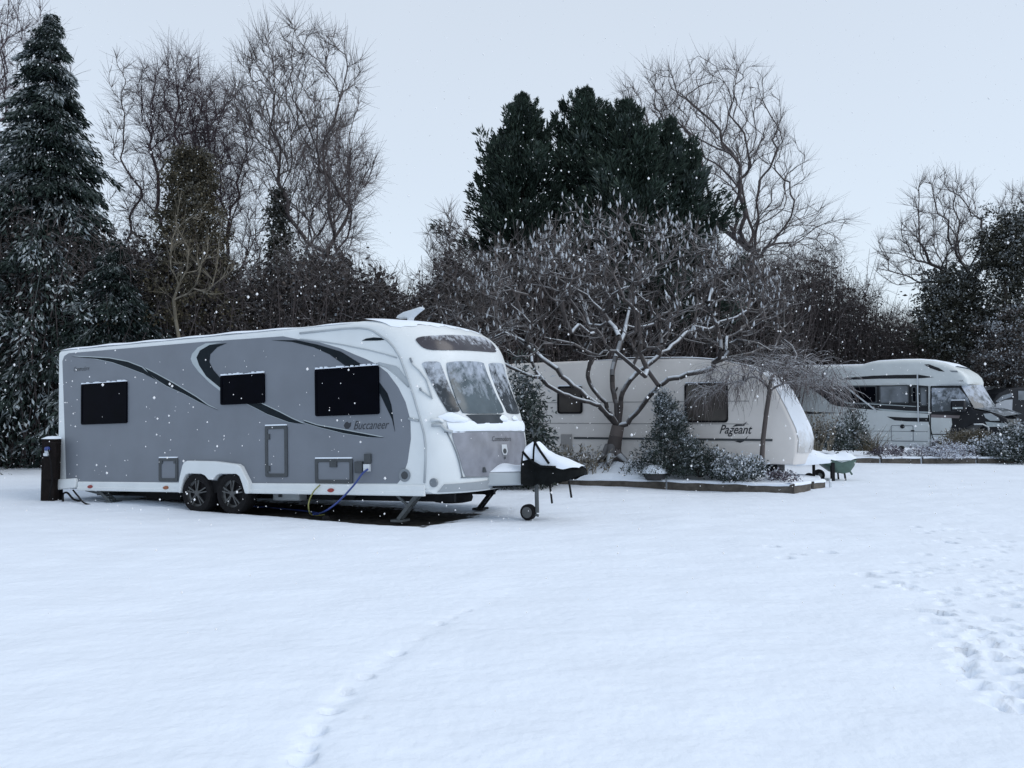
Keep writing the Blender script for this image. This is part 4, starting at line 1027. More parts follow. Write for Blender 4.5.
# ---- right
t_r = bare_tree('bare_tree', 'leafless tree with a fan of fine twigs above the motorhome roof', 'tree', 950, 31, 170, [(942, 220, 42, 50, .55), (905, 255, 34, 34, .25), (968, 255, 28, 40, .2)], 420, trunk_r=.16, seed=31, twigs=(3, .7, .0), fork=.42, base_z=.2, snow=.3, r_tip=.008)
ivy(t_r, 952, 31, 268, 345, 26, 420, leaf=.36, taper=.3, seed=3, snow=.35)
def bushy(name, label, px, Y, lobes, n, m_, leaf, snow, seed, cat='tree', base_z=.2, trunk_r=.14, per=14):
    global rng
    keep = rng; rng = np.random.default_rng(2000+seed); X = at(px, 300, Y)[0]
    o = thing(name, label, cat, (X, Y, base_z))
    top = max(at(px, l[1], Y)[2] for l in lobes)
    P_ = np.array([[X+.1*math.sin(k*1.3), Y, base_z-.1+(top-base_z)*k/6] for k in range(7)]); Plant().segs(P_[:-1], P_[1:], np.linspace(trunk_r, trunk_r*.5, 6), np.linspace(trunk_r*.9, trunk_r*.4, 6), 8, .2).build('trunk', 'bark', o)
    B = Plant()
    for (cx, cy, rx, ry, share) in lobes:
        k = int(n*share); c = at(cx, cy, Y); s_ = Y/F
        d = norm(rng.normal(size=(k, 3))); q = rng.uniform(.1, 1, k)**.4
        lump = 1+.2*np.sin(d[:, 0]*5+seed)*np.sin(d[:, 2]*6)+.16*np.sin(d[:, 0]*13+d[:, 2]*9)+rng.exponential(.06, k)
        C = c+d*q[:, None]*lump[:, None]*np.array((rx*s_, rx*s_*.9, ry*s_))
        C[:, 2] = np.maximum(C[:, 2], base_z+.05)
        foliage_cloud(B, C, leaf, per, snow, outward=d*.5, wd=.55)
    B.build('crown', m_, o, False); rng = keep; return o
bushy('evergreen_tree', 'dense dark ivy clad tree leaning into the right edge of the photo', 1006, 29, [(1006, 246, 27, 34, .45), (1026, 262, 30, 50, .35), (1006, 300, 22, 40, .2)], 1300, 'ivy_leaf', .24, .55, 1)
bushy('evergreen_tree', 'dark evergreen bush mottled with snow behind the cab of the motorhome', 958, 30, [(946, 322, 28, 46, .5), (985, 348, 30, 40, .3), (962, 292, 18, 22, .2)], 1200, 'ivy_leaf', .22, .6, 2)
bushy('holly_bush', 'snow speckled evergreen bush right of the motorhome cab', 1012, 28.5, [(1008, 352, 34, 44, .6), (1030, 370, 30, 40, .4)], 1000, 'hedge_leaf', .18, 1.0, 3)
bare_tree('bare_tree', 'thin bare treetop showing above the ivy clad tree at the right edge', 'tree', 1022, 33, 180, [(1018, 210, 20, 24, 1.0)], 90, trunk_r=.12, seed=33, twigs=(3, .6, .0), fork=.6, base_z=.2)

# ------------------------------------------------------------------ garden beds
def bed(name, kerb, back, n_u, n_v, hfun, kh=.13):
    """snow covered soil behind a kerb line; kerb and back are lists of ground points"""
    def along(P, t):
        P = [np.array(p, float) for p in P]; L = [0]
        for a, b in zip(P[:-1], P[1:]): L.append(L[-1]+np.linalg.norm(b-a))
        d = t*L[-1]; j = max(k for k in range(len(L)-1) if L[k] <= d+1e-9); f = (d-L[j])/(L[j+1]-L[j]); return P[j]*(1-f)+P[j+1]*f
    rows = []
    for i in range(n_u):
        u = i/(n_u-1); a = along(kerb, u); b = along(back, u); row = []
        for j in range(n_v):
            v = (j/(n_v-1)); p = a*(1-v)+b*v
            z = float(gbase(p[0], np.array(p[1])))+hfun(p[0], p[1], u, v)+.012*noise.noise((p[0]*2.3, p[1]*2.3, 1))+.006*noise.noise((p[0]*7, p[1]*7, 2))
            row.append((p[0], p[1], z))
        row = [(a[0], a[1], float(gbase(a[0], np.array(a[1])))-.05)]+row+[(b[0], b[1], -.1)]
        rows.append(row)
    rows = [[(p[0], p[1], -.1) for p in rows[0]]]+rows+[[(p[0], p[1], -.1) for p in rows[-1]]]
    return structure(MB().grid(rows).build(name, 'snow', None, True))
K1 = [onground(px, py)[:2] for px, py in ((535, 485.6), (587, 487), (670, 488.6), (761, 491.3), (791, 493.4))]
KC = [onground(px, py)[:2] for px, py in ((794, 493.8), (811, 491), (813.5, 490.3), (825.5, 488.4))]
fpt = lambda p, d=.07: np.array((p[0]+.0, p[1]+d))
kerbA = [fpt(p) for p in K1]+[np.array((KC[1][0]-.05, KC[1][1]+.06)), np.array((KC[3][0]-.03, KC[3][1]+.08))]
backA = [np.array((.4, 18.9)), np.array((2.0, 18.4)), np.array((3.6, 17.2)), np.array((5.0, 16.5)), np.array((6.3, 16.8)), np.array((6.35, 16.6))]
tree_b = at(612, 457, 16.75)
def hA(x, y, u, v):
    base = .135+.02*math.sin(x*3)+.10*float(smooth(0, .6, np.array(v)))
    m_ = .30*math.exp(-(((x-tree_b[0])/1.15)**2+((y-tree_b[1])/.75)**2))
    end = float(smooth(1.0, .86, np.array(u)))
    return base*(.75+.25*end)+m_
bed('garden_bed', kerbA, backA, 90, 26, hA)
def sleeper(p, q, label, h=.145, t=.09, grp=None, m_='sleeper_timber', drop=.0):
    p = np.array(p); q = np.array(q); c = (p+q)/2; L = np.linalg.norm(q-p)-.02; yaw = math.atan2(q[1]-p[1], q[0]-p[0])
    z = float(gbase(c[0], np.array(c[1])))
    o = thing('sleeper', label, 'timber', (c[0], c[1], z), (0, 0, yaw), grp)
    n_ = max(3, int(L/.12)); rows = []
    for i in range(n_+1):
        x = -L/2+L*i/n_; e = .006*noise.noise((x*3+c[0], c[1], 0)); tt = .008*noise.noise((x*5, c[0], 4))
        rows.append([(x, -.0+e, -.06), (x, -.0+e, h-.012+tt), (x, .012+e, h+tt), (x, t, h+tt), (x, t, -.06)])
    mb = MB().grid(rows); mb.add(rows[0], [(0, 1, 2, 3, 4)]); mb.add(rows[-1], [(4, 3, 2, 1, 0)])
    mb.build('timber', m_, o)
    rows = []
    for i in range(n_*2+1):
        x = -L/2+L*i/(n_*2); k = .035+.015*noise.noise((x*2.5+c[0], 3, c[1])); fr = -.012-.012*noise.noise((x*4, 1, c[0])); dn = .02+.018*noise.noise((x*3+9, c[0], 1))
        rows.append([(x, fr, h-max(dn, 0)), (x, fr-.006, h+k*.4), (x, .02, h+k*.9), (x, .06, h+k), (x, t+.06, h+k*.9)])
    MB().grid(rows).build('snow_cap', 'snow_fine', o, True)
    return o
sleeper(K1[0], onground(666, 488.5)[:2], 'long brown timber edging the bed below the snowy spreading tree')
sleeper(onground(666.8, 488.55)[:2], K1[4], 'long brown timber edging the bed below the cream caravan lettering')
sleeper(KC[0], KC[1], 'short angled mossy timber at the corner of the bed near the wheelbarrow', h=.16)
sleeper(KC[2], KC[3], 'shortest timber block at the end of the bed beside the white peg', h=.15)
g = KC[3]+np.array((.09, -.02)); pg = MB().box((g[0]-.02, g[1]-.02, -.05), (g[0]+.02, g[1]+.02, .19)).build('marker_peg', 'white_plastic', None, False, .006); tag(pg, 'thin white peg standing at the end of the timber bed edging', 'peg')
# second bed in front of the motorhome
zB = .13
def gB(px, py):
    z = .0
    for _ in range(6): p = onground(px, py, z); z = float(gbase(p[0], np.array(p[1])))
    return p[:2]
KB = [gB(px, 463.2) for px in (848, 879.6, 881.4, 921, 923, 976, 977.5, 1015)]
kerbB = [fpt(gB(790, 463)), fpt(KB[0]), fpt(KB[3]), fpt(KB[7])]
backB = [np.array((p[0]*1.13, p[1]*1.13)) for p in kerbB]
bed('garden_bed', kerbB, backB, 70, 18, lambda x, y, u, v: .15+.12*v+.05*math.sin(x*1.7))
for k, lab in enumerate(('leftmost timber edging the far bed, next to the wheelbarrow', 'second timber from the wheelbarrow edging the far bed', 'third timber from the wheelbarrow, below the snowy mound plant', 'right hand timber edging the far bed, beside the big green shrub')):
    sleeper(KB[2*k], KB[2*k+1], lab, h=.15)

# ------------------------------------------------------------------ snowy spreading tree in the bed
sm = thing('sumac_tree', 'low spreading leafless tree with crooked snow topped limbs and pale upright seed heads', 'tree', tree_b-np.array((0, 0, .05)))
Ys = tree_b[1]
def limb(pts): return [at(px, py, Ys+dy) for px, py, dy in pts]
L0 = limb([(612,459,0),(614,447,0),(616,436,0),(618,426,0)])
rng_keep = rng; rng = np.random.default_rng(77)
limbs = [limb([(612,418,-.1),(600,406,-.25),(585,400,-.4),(568,396,-.55),(552,388,-.7),(540,376,-.8),(531,362,-.8)]),
         limb([(610,412,0),(600,398,.0),(590,384,.0),(588,372,.0),(594,358,.05),(594,342,.1),(590,325,.3)]),
         limb([(620,410,.0),(622,396,-.05),(630,380,-.1),(644,368,-.1),(658,356,-.05),(672,346,.2),(690,330,.6)]),
         limb([(628,424,-.05),(640,408,-.2),(652,394,-.35),(664,382,-.5),(680,376,-.6),(704,370,-.7),(730,364,-.8)]),
         limb([(616,404,.1),(613,388,.15),(613,370,.2),(618,350,.4),(626,326,.8),(630,300,1.1)]),
         limb([(606,414,.0),(592,400,-.05),(574,386,-.1),(556,370,-.1),(536,352,.1),(512,336,.6)])]
# skeleton made of the trunk and limbs first, then tips over the dome
A = [np.array(p) for p in L0]; par = [-1, 0, 1, 2]
def smooth_path(P, k=3):
    P = [np.array(p) for p in P]; Q = []
    for j in range(len(P)-1):
        p0, p1, p2, p3 = P[max(j-1, 0)], P[j], P[j+1], P[min(j+2, len(P)-1)]
        for q in range(k):
            f = q/k; Q.append(.5*((2*p1)+(p2-p0)*f+(2*p0-5*p1+4*p2-p3)*f*f+(3*p1-p0-3*p2+p3)*f**3))
    return Q+[P[-1]]
limbs = [smooth_path(Lm) for Lm in limbs]
for Lm in limbs:
    prev = 3
    for p in Lm:
        q = np.array(p)+rng.normal(0, .012, 3); A.append(q); par.append(prev); prev = len(A)-1
n_t = 640
tips = []
while len(tips) < n_t:
    px = rng.uniform(428, 812); u = (px-612)/190 if px > 612 else (px-612)/178
    dy = rng.uniform(-2.6, 2.6); vv = u*u+(dy/2.9)**2
    if vv > 1: continue
    topy = 208+120*(u*u*.8+(dy/2.9)**2*.5)+rng.uniform(-6, 10)
    lowy = (364 if dy < -.1 else 344)-14*(1-vv)
    py = topy+(lowy-topy)*rng.uniform(0, 1)**2.0
    tips.append(at(px, py, Ys+dy))
tips = np.array(tips)
def grow_from(A, par, tips, steps=4, r_tip=.0085, expo=2.3):
    n = len(A); cap = n+len(tips)*steps+2
    P = np.zeros((cap, 3)); P[:n] = A; par = list(par)+[0]*(cap-n); D = np.zeros((cap, 3)); PL = np.zeros(cap)
    for i in range(n):
        if par[i] >= 0: D[i] = norm(P[i]-P[par[i]]); PL[i] = PL[par[i]]+np.linalg.norm(P[i]-P[par[i]])
    D[0] = (0, 0, 1); root = P[3]; tn = []
    for k in np.argsort(np.linalg.norm((tips-root)*np.array((1, 1, 1.2)), axis=1)+rng.normal(0, .3, len(tips))):
        t = tips[k]; d = t-P[4:n]; L = np.linalg.norm(d, axis=1)+1e-6; c = (d*D[4:n]).sum(1)/L
        j = 4+int(np.argmin(L*(1+.7*(1-c))+.15*PL[4:n])); p0 = P[j]; L = np.linalg.norm(t-p0); prev = j; wv = rng.normal(size=(2, 3))*.09*L
        out = norm((t-root)*np.array((1, 1, .2)))
        for q in range(1, steps+1):
            f = q/steps; p = p0*(1-f)+t*f+math.sin(math.pi*f)*(out*.10*L+np.array((0, 0, -.04*L)))+wv[0]*math.sin(math.pi*f)+wv[1]*math.sin(2*math.pi*f)
            P[n] = p; par[n] = prev; D[n] = norm(p-P[prev]); PL[n] = PL[prev]+np.linalg.norm(p-P[prev]); prev = n; n += 1
        tn.append(prev)
    cnt = np.zeros(n); cnt[tn] = 1
    for i in range(n-1, 0, -1): cnt[par[i]] += cnt[i]
    return P[:n], np.array(par[:n]), r_tip*np.maximum(cnt, 1)**(1/expo), D[:n], np.array(tn)
P, par, rad, D, tn = grow_from(np.array(A), par, tips)
rad[:4] = [.19, .155, .14, .13]
rad = np.where(np.arange(len(P)) < 4, rad, np.minimum(rad, .052))
T = Plant().segs(P[[0, 1, 2]], P[[1, 2, 3]], rad[:3], rad[1:4], 12, .5)
for dx, dy in ((-.42, -.10), (.30, -.22), (-.12, -.42), (.38, .15), (-.28, .3)):   # root flare
    b = tree_b+np.array((dx, dy, -.13)); m_ = tree_b+np.array((dx*.35, dy*.35, .03)); T.segs([m_, tree_b+np.array((dx*.1, dy*.1, .22))], [b, m_], [.10, .12], [.05, .10], 8, .6)
T.build('trunk', 'sumac_bark', sm)
i = np.arange(4, len(P)); p = par[4:]
B = Plant(); th = rad[i] > .028
r0 = np.minimum(rad[p], rad[i]*1.3)
B.segs(P[p[th]], P[i[th]], r0[th], rad[i[th]], 8, 3.2, rng.uniform(0, .5, th.sum()))
B.segs(P[p[~th]], P[i[~th]], r0[~th], rad[i[~th]], 4, .62)
# side twigs and the upright seed heads at the ends
k = np.concatenate([tn, tn, par[tn], par[par[tn]]]); base = P[k]
d = norm(D[k]*.5+rng.normal(0, .5, base.shape)+np.array((0, 0, .6))); L = rng.uniform(.15, .42, len(k))
e = base+d*L[:, None]; B.segs(base, e, .007, .0045, 3, .35)
hd = np.concatenate([P[tn], e[rng.uniform(0, 1, len(e)) < .38]])
hd = hd[rng.uniform(0, 1, len(hd)) < .16+.50*smooth(2.6, 4.8, hd[:, 2])]
hh = rng.uniform(.07, .15, len(hd)); hdv = norm(rng.normal(0, .18, hd.shape)+np.array((0, 0, 1)))
N0 = len(hd); m1 = hd+hdv*hh[:, None]*.45; m2 = hd+hdv*hh[:, None]
for a, b, ra, rb in ((hd, m1, .008, .021), (m1, m2, .021, .005)):
    o0 = B.n; B.segs(a, b, ra, rb, 5, 0, rng.uniform(.6, 1, N0)); B.S[-1] = np.repeat(rng.uniform(.15, .80, N0), 10)
B.build('branches', 'sumac_bark', sm)
rng = rng_keep

# small weeping tree before the cream caravan
wt_b = onground(762, 486)
wt_b = np.array((at(762, 462, 15.55)[0], 15.55, .24))
wt = thing('weeping_tree', 'small weeping leafless tree with a straight slim trunk before the cream caravan', 'tree', wt_b)
rng_keep = rng; rng = np.random.default_rng(78)
A = [at(px, py, 15.55) for px, py in ((761.5, 466), (763, 440), (766, 415), (769, 395), (771, 378))]
tips = []
while len(tips) < 260:
    px = rng.uniform(690, 852); dy = rng.uniform(-1.1, 1.1); u = (px-772)/84
    if u*u+(dy/1.2)**2 > 1: continue
    tips.append(at(px, 358+26*u*u+rng.uniform(-4, 26), 15.55+dy))
sk = grow(A, np.array(tips), r_tip=.0045, expo=2.4, steps=4, wob=.10, up=-.25, bend=.5)
def hang(B, sk):
    A, par, rad, Dd, tp, _ = sk; k = np.concatenate([tp, tp, par[tp], par[par[tp]]]); p = A[k]; d = norm(Dd[k]+rng.normal(0, .4, p.shape)); LL = rng.uniform(.25, .75, len(k))
    for q in range(5):
        e = p+d*LL[:, None]/5; B.segs(p, e, .0050-.0006*q, .0044-.0006*q, 3, .9); p = e; d = norm(d+np.array((0, 0, -.42))+rng.normal(0, .18, d.shape))
skeleton_tree(wt, sk, 'sumac_bark', 'twig', trunk_r=.052, snow=.7, extra=hang)
rng = rng_keep

# ------------------------------------------------------------------ cream caravan
PF = Frame((3.30, 16.75, .10), R(-24))
pc = thing('caravan', 'older cream caravan with rounded snow plastered front half hidden behind the spreading tree', 'caravan', PF.o, PF.rot)
PW = 2.15
pprof = [(-4.2, .36), (-4.25, 1.2), (-4.22, 2.2), (-4.05, 2.46), (-3.6, 2.52), (-1, 2.545), (.4, 2.53), (1.0, 2.47), (1.45, 2.33), (1.75, 2.12), (1.95, 1.85), (2.14, 1.45), (2.30, 1.08), (2.35, .85), (2.33, .60), (2.25, .36)]
pprof = [(p[0]+.16*min(1, (p[0]-.9)/.8), p[1]) if p[0] > .9 else p for p in pprof]
npp = len(pprof); rows = []
pn = []
for i in range(npp):
    a = Vector(pprof[i-1]); b = Vector(pprof[(i+1) % npp]); t = (b-a).normalized(); pn.append((t.y, -t.x))
def pskin(i, w_):
    e_ = min(w_, PW-w_); rr = .06; ins = 0 if e_ >= rr else rr-math.sqrt(max(rr*rr-(rr-e_)**2, 0))
    x, z = pprof[i]; q = abs(2*w_/PW-1)
    return (x+pn[i][0]*ins+.22*(1-q**3)*float(smooth(.8, 2.0, np.array(x))), w_, z+pn[i][1]*ins)
pws = [0, .01, .03, .06]+list(np.linspace(.15, PW-.15, 11))+[PW-.06, PW-.03, PW-.01, PW]
vs = [pskin(i, w_) for w_ in pws for i in range(npp)]
mb = MB(); mb.add(vs, [(a*npp+i, a*npp+(i+1) % npp, (a+1)*npp+(i+1) % npp, (a+1)*npp+i) for a in range(len(pws)-1) for i in range(npp)]+[tuple(range(npp))[::-1], tuple((len(pws)-1)*npp+i for i in range(npp))])
mb.build('body', 'cream_paint', pc, 'auto')
def PS(px, py): return PF.side(px, py)
for q, nm in (((557.6, 386.3), (582.7, 413.8)), ((684.5, 383.3), (728.3, 422.6))):
    (x0, z1), (x1, z0) = PS(*q), PS(*nm)
    wn = MB().ring(roundrect(x0, x1, z0, z1, .07), roundrect(x0+.04, x1-.04, z0+.04, z1-.04, .05), -.03, .0).build('window', 'rubber', pc)
    MB().prism(roundrect(x0+.03, x1-.03, z0+.03, z1-.03, .05), -.02, -.003).build('pane', 'brown_glass', wn)
    MB().box((x0+.02, -.034, z1-.002), (x1-.02, .0, z1+.018)).build('snow_edge', 'snow_fine', wn)
zs = PS(670, 439)[1]
for x0, x1 in ((-4.1, PS(559, 438)[0]), (PS(574, 438)[0], 2.05)):
    MB().box((x0, -.018, zs-.022), (x1, -.0, zs+.022)).build('rubbing_strip', 'dark_frame', pc)
for zz in (1.62, 1.16): MB().box((-4.15, -.007, zz-.008), (1.6, -.0, zz+.008)).build('trim_line', 'cream_trim', pc)
(xv, zv) = PS(566.5, 446); MB().box((xv-.13, -.022, zv-.2), (xv+.13, 0, zv+.26)).build('hatch', 'cream_trim', pc, False, .01)
(x, z) = PS(719.5, 431.6); (x2, _) = PS(752.5, 431)
lettering('lettering', 'Pageant', 'ink', pc, x2-x, x, z-.10, -.006, .4, height=.24, offset=.012)
(x, z) = PS(732, 426.5)
MB().prism([(x, z-.01), (x+.10, z+.06), (x+.22, z+.055), (x+.30, z+.10), (x+.24, z+.015), (x+.12, z+.01)], -.006, -.002).build('emblem', 'ink', pc)
MB().prism([(x+.05, z-.30), (x+.16, z-.33), (x+.26, z-.28), (x+.32, z-.18), (x+.26, z-.24), (x+.16, z-.28)], -.006, -.002).build('emblem', 'ink', pc)
(x, z) = PS(616, 392); MB().tube([(x-.02, -.03, z-.08), (x, -.05, z+.0), (x+.04, -.03, z+.10)], .018, 6).build('grab_handle', 'rubber', pc, True)
MB().lathe([(.0, .02), (.2, .02), (.29, .03), (.30, .08), (.30, .2), (.1, .22)], (-1.1, 0, .20), 'y', 24).build('wheel', 'rubber', pc, 'auto')
rows = [[(x, w_, 2.50+.045*min(1, min(w_, PW-w_)/.08+.3)+.03*math.sin(x*1.1+2)+(-.06*max(0, x-.1)**2 if x > .1 else 0)+.02*(x > -1.2 and x < -.2)) for w_ in np.linspace(.01, PW-.01, 14)] for x in np.linspace(-4.0, .95, 40)]
MB().grid(rows).build('roof_snow', 'snow_fine', pc, True)
# snow plastered over the front
fi = list(range(7, npp-1)); rows = []
for i in fi:
    rows.append([tuple(np.array(pskin(i, w_))+np.array((pn[i][0]*-.02, 0, pn[i][1]*-.02))) for w_ in np.linspace(.03, PW-.03, 12)])
MB().grid(rows).build('front_snow', 'cream_snowy', pc, True)
rows = []
for k in range(8):
    f = k/7; x = 2.45+.62*f; hw = .42*(1-f)+.12; zt = .62-.10*f+.03*math.sin(f*5); zb = .30+.06*f
    rows.append([(x, PW/2-hw, zb), (x, PW/2-hw*1.02, zt-.08), (x, PW/2-hw*.7, zt), (x, PW/2, zt+.03), (x, PW/2+hw*.7, zt), (x, PW/2+hw, zb)])
mb = MB().grid(rows); mb.add(rows[-1], [tuple(range(6))]); mb.build('drawbar_cover', 'snow', pc, True)
MB().tube([(2.75, PW/2-.1, .35), (2.75, PW/2-.1, .02)], .03, 8).lathe([(.02, -.04), (.09, -.04), (.1, -.02), (.1, .02), (.09, .04), (.02, .04)], (2.66, PW/2-.1, .05), 'y', 18).build('jockey_wheel', 'rubber', pc)
MB().box((-3.9, .3, .12), (2.1, 1.9, .36)).build('chassis', 'black_metal', pc)

# ------------------------------------------------------------------ motorhome
MF = Frame((at(880, 400, 26.0)[0], 26.0, .16), R(-42))
mh = thing('motorhome', 'white motorhome with dark window band and rounded cab roof parked beyond the far bed', 'motorhome', MF.o, MF.rot)
MW = 2.25
def M_(px, py): return MF.side(px, py)
def mpoly(pts, d, m_, name, parent=None, back=-.0): return MB().prism([M_(*p) for p in pts], -d, back).build(name, m_, parent or mh)
def c4(x, y): return (764+x/3.94, 330+y/3.94)
sil = [c4(-60, 470), c4(-60, 330), c4(-50, 200), c4(-20, 150), c4(60, 143), c4(200, 141), c4(380, 137), c4(410, 128), c4(440, 122), c4(530, 117), c4(600, 116), c4(660, 120), c4(720, 129), c4(780, 145), c4(830, 163), c4(858, 180), c4(870, 198), c4(868, 212), c4(850, 219), c4(800, 220), c4(652, 221), c4(650, 330), c4(652, 445), c4(645, 470)]
sil = [(p[0] if p[0] < 940 else 940+(p[0]-940)*.62, p[1]) for p in sil]
sp2 = [M_(*p) for p in sil]; ns = len(sp2)
sn_ = []
for i in range(ns):
    a = Vector(sp2[i-1]); b = Vector(sp2[(i+1) % ns]); t = (b-a).normalized(); sn_.append((-t.y, t.x))
def mskin(i, w_):
    e_ = min(w_, MW-w_); rr = .16; ins = 0 if e_ >= rr else rr-math.sqrt(max(rr*rr-(rr-e_)**2, 0))
    x, z = sp2[i]; inn = sn_[i]
    front_ = 12 <= i <= 19
    k = 1 if (2 <= i <= 19) else 0
    return (x-inn[0]*ins*k*-1*-1, w_, z-inn[1]*ins*k) if False else (x+(-inn[0])*ins*k, w_, z+(-inn[1])*ins*k)
mws = [0, .01, .04, .08, .16]+list(np.linspace(.3, MW-.3, 7))+[MW-.16, MW-.08, MW-.04, MW-.01, MW]
vs = [mskin(i, w_) for w_ in mws for i in range(ns)]
mb = MB(); mb.add(vs, [(a*ns+i, a*ns+(i+1) % ns, (a+1)*ns+(i+1) % ns, (a+1)*ns+i) for a in range(len(mws)-1) for i in range(ns)]+[tuple(range(ns))[::-1], tuple((len(mws)-1)*ns+i for i in range(ns))])
mb.build('body', 'motorhome_white', mh, 'auto')
D1 = .006
mpoly([c4(*p) for p in ((175,223),(330,219),(600,217),(648,221),(648,330),(560,325),(470,318),(360,308),(290,300),(262,290),(235,265))], D1, 'motorhome_dark', 'window_band')
mpoly([c4(*p) for p in ((300,194),(350,186),(430,180),(520,177),(610,176),(670,186),(610,191),(450,192),(340,196))], D1, 'motorhome_dark', 'graphic')
mpoly([c4(*p) for p in ((484,341),(560,345),(648,346),(648,362),(560,360),(515,356))], D1, 'motorhome_dark', 'graphic')
mpoly([c4(*p) for p in ((430,308),(560,318),(648,322),(648,327),(560,325),(470,318))], D1+.004, 'graphic_pale', 'graphic')
mpoly([c4(*p) for p in ((60,300),(110,315),(180,322),(300,327),(180,331),(80,325))], D1, 'motorhome_dark', 'graphic')
mpoly([c4(*p) for p in ((280,262),(330,285),(440,290),(600,300),(600,303),(440,294),(325,290))], D1+.003, 'graphic_pale', 'graphic')
for a, b in (((340,222),(446,288)), ((455,219),(573,289)), ((582,222),(604,286)), ((614,226),(645,300))):
    (x0, z1), (x1, z0) = M_(*c4(*a)), M_(*c4(*b))
    wn = MB().ring(roundrect(x0, x1, z0, z1, .06), roundrect(x0+.035, x1-.035, z0+.035, z1-.035, .04), -.035, 0).build('window', 'dark_frame', mh)
    MB().prism(roundrect(x0+.03, x1-.03, z0+.03, z1-.03, .04), -.025, -.007).build('pane', 'cab_glass' if a[0] in (455, 614) else 'dark_glass', wn)
for y0 in (395, 430): 
    (x0, z0_), (x1, _) = M_(*c4(140, y0)), M_(*c4(645, y0)); MB().box((x0, -.008, z0_-.008), (x1, 0, z0_+.008)).build('panel_seam', 'mid_grey', mh)
for a, b in (((500, 375), (590, 440)), ((250, 380), (360, 440))):
    (x0, z1), (x1, z0) = M_(*c4(*a)), M_(*c4(*b)); MB().ring(roundrect(x0, x1, z0, z1, .05), roundrect(x0+.02, x1-.02, z0+.02, z1-.02, .04), -.008, 0).build('locker_hatch', 'mid_grey', mh)
(x, z) = M_(*c4(545, 380)); MB().lathe([(0, -.03), (.06, -.03), (.07, 0)], (x, 0, z), 'y', 16).build('filler_cap', 'motorhome_dark', mh)
(x, z) = M_(*c4(586, 397)); MB().box((x-.05, -.02, z-.02), (x+.05, 0, z+.02)).build('latch', 'motorhome_dark', mh)
for a, b in (((322, 222), (444, 318)), ):
    (x0, z0_), (x1, z1_) = M_(*c4(*a)), M_(*c4(*b)); MB().bar((x0, -.05, z0_), (x1, -.05, z1_), .03, .045).build('awning_strut', 'white_plastic', mh)
(x0, z0_), (_, z1_) = M_(*c4(606, 172)), M_(*c4(606, 362)); MB().bar((x0, -.05, z0_), (x0, -.05, z1_), .03, .035).build('awning_strut', 'white_plastic', mh)
# vents and roof light on the luton
mpoly([c4(*p) for p in ((632,136),(650,135),(690,150),(712,164),(690,162),(655,150))], .012, 'motorhome_dark', 'roof_vent', None, .14)
MB().prism([M_(*c4(*p)) for p in ((730,160),(760,160),(764,166),(738,166))], .0, .2).build('roof_vent', 'mid_grey', mh)
rows = []
for i in range(3, 19):
    rows.append([tuple(np.array(mskin(i, w_))+np.array((0, 0, -.012+.06*min(1, max(0, min(w_, MW-w_)-.1)/.25)))) for w_ in np.linspace(.10, MW-.10, 12)])
MB().grid(rows[:11]).build('roof_snow', 'snow_fine', mh, True)
# cab: door side, glass, screen, bonnet, bumper, mirror, wheel
cabt = [(650,330),(652,222),(768,222),(790,256),(822,312),(940,333),(985,350),(990,372),(985,402),(965,440),(905,445),(893,400),(860,372),(820,370),(775,392),(748,440),(652,440)]
CY0, CY1 = .10, MW-.10
cabt = [(x if x < 830 else 830+(x-830)*.80, y) for x, y in cabt]
cp = [M_(*c4(*p)) for p in cabt]
mb = MB(); mb.prism(cp, CY0, CY1); mb.build('cab', 'motorhome_dark', mh, False, .03)
mpoly([c4(*p) for p in ((655,340),(735,345),(738,372),(728,402),(720,440),(655,440))], -CY0+.012, 'motorhome_white', 'cab_door', None, CY0-.001)
mpoly([c4(*p) for p in ((655,333),(770,337),(765,348),(655,345))], -CY0+.016, 'pinkish_trim', 'trim_line', None, CY0-.001)
mpoly([c4(*p) for p in ((658,228),(765,228),(800,268),(812,300),(742,318),(658,322))], -CY0+.014, 'screen_glass', 'cab_window', None, CY0-.001)
# windscreen lies on the raked front of the cab
a = M_(*c4(770, 224)); b = M_(*c4(824, 314)); 
rows = []
for i in range(8):
    f = i/7; x = a[0]*(1-f)+b[0]*f; z = a[1]*(1-f)+b[1]*f
    rows.append([(x+.02+.34*(1-abs(q)**2.5), (CY0+CY1)/2+q*(CY1-CY0)/2*.98, z+.03+.05*(1-q*q)) for q in np.linspace(-1, 1, 13)])
MB().grid(rows).build('windscreen', 'screen_glass', mh, True)
a = M_(*c4(822, 312)); b = M_(*c4(935, 343)); rows = []
for i in range(8):
    f = i/7; x = a[0]*(1-f)+b[0]*f; z = a[1]*(1-f)+b[1]*f
    rows.append([(x+.03+.30*(1-q*q), (CY0+CY1)/2+q*(CY1-CY0)/2*(1-.12*f), z+.025+.07*(1-q*q)+.03*math.sin(f*3.14)) for q in np.linspace(-1, 1, 13)])
MB().grid(rows).build('bonnet', 'screen_glass', mh, True)
mpoly([c4(*p) for p in ((862,330),(890,328),(922,346),(926,357),(890,358),(870,346))], -CY0+.03, 'light_grey', 'headlight', None, CY0+.05)
mpoly([c4(*p) for p in ((870,362),(955,368),(955,380),(880,382))], -CY0+.04, 'graphic_pale', 'bumper', None, CY1+.02)
x, z = M_(*c4(770, 304)); mr_ = MB().box((x-.2, -.22, z-.16), (x+.2, -.02, z+.20)).build('wing_mirror', 'motorhome_dark', mh, False, .05)
MB().box((x-.14, -.225, z-.06), (x+.14, -.2, z+.0)).build('mirror_glass', 'graphic_pale', mr_)
MB().box((x-.17, -.2, z+.2), (x+.17, -.04, z+.23)).build('snow_cap', 'snow_fine', mr_)
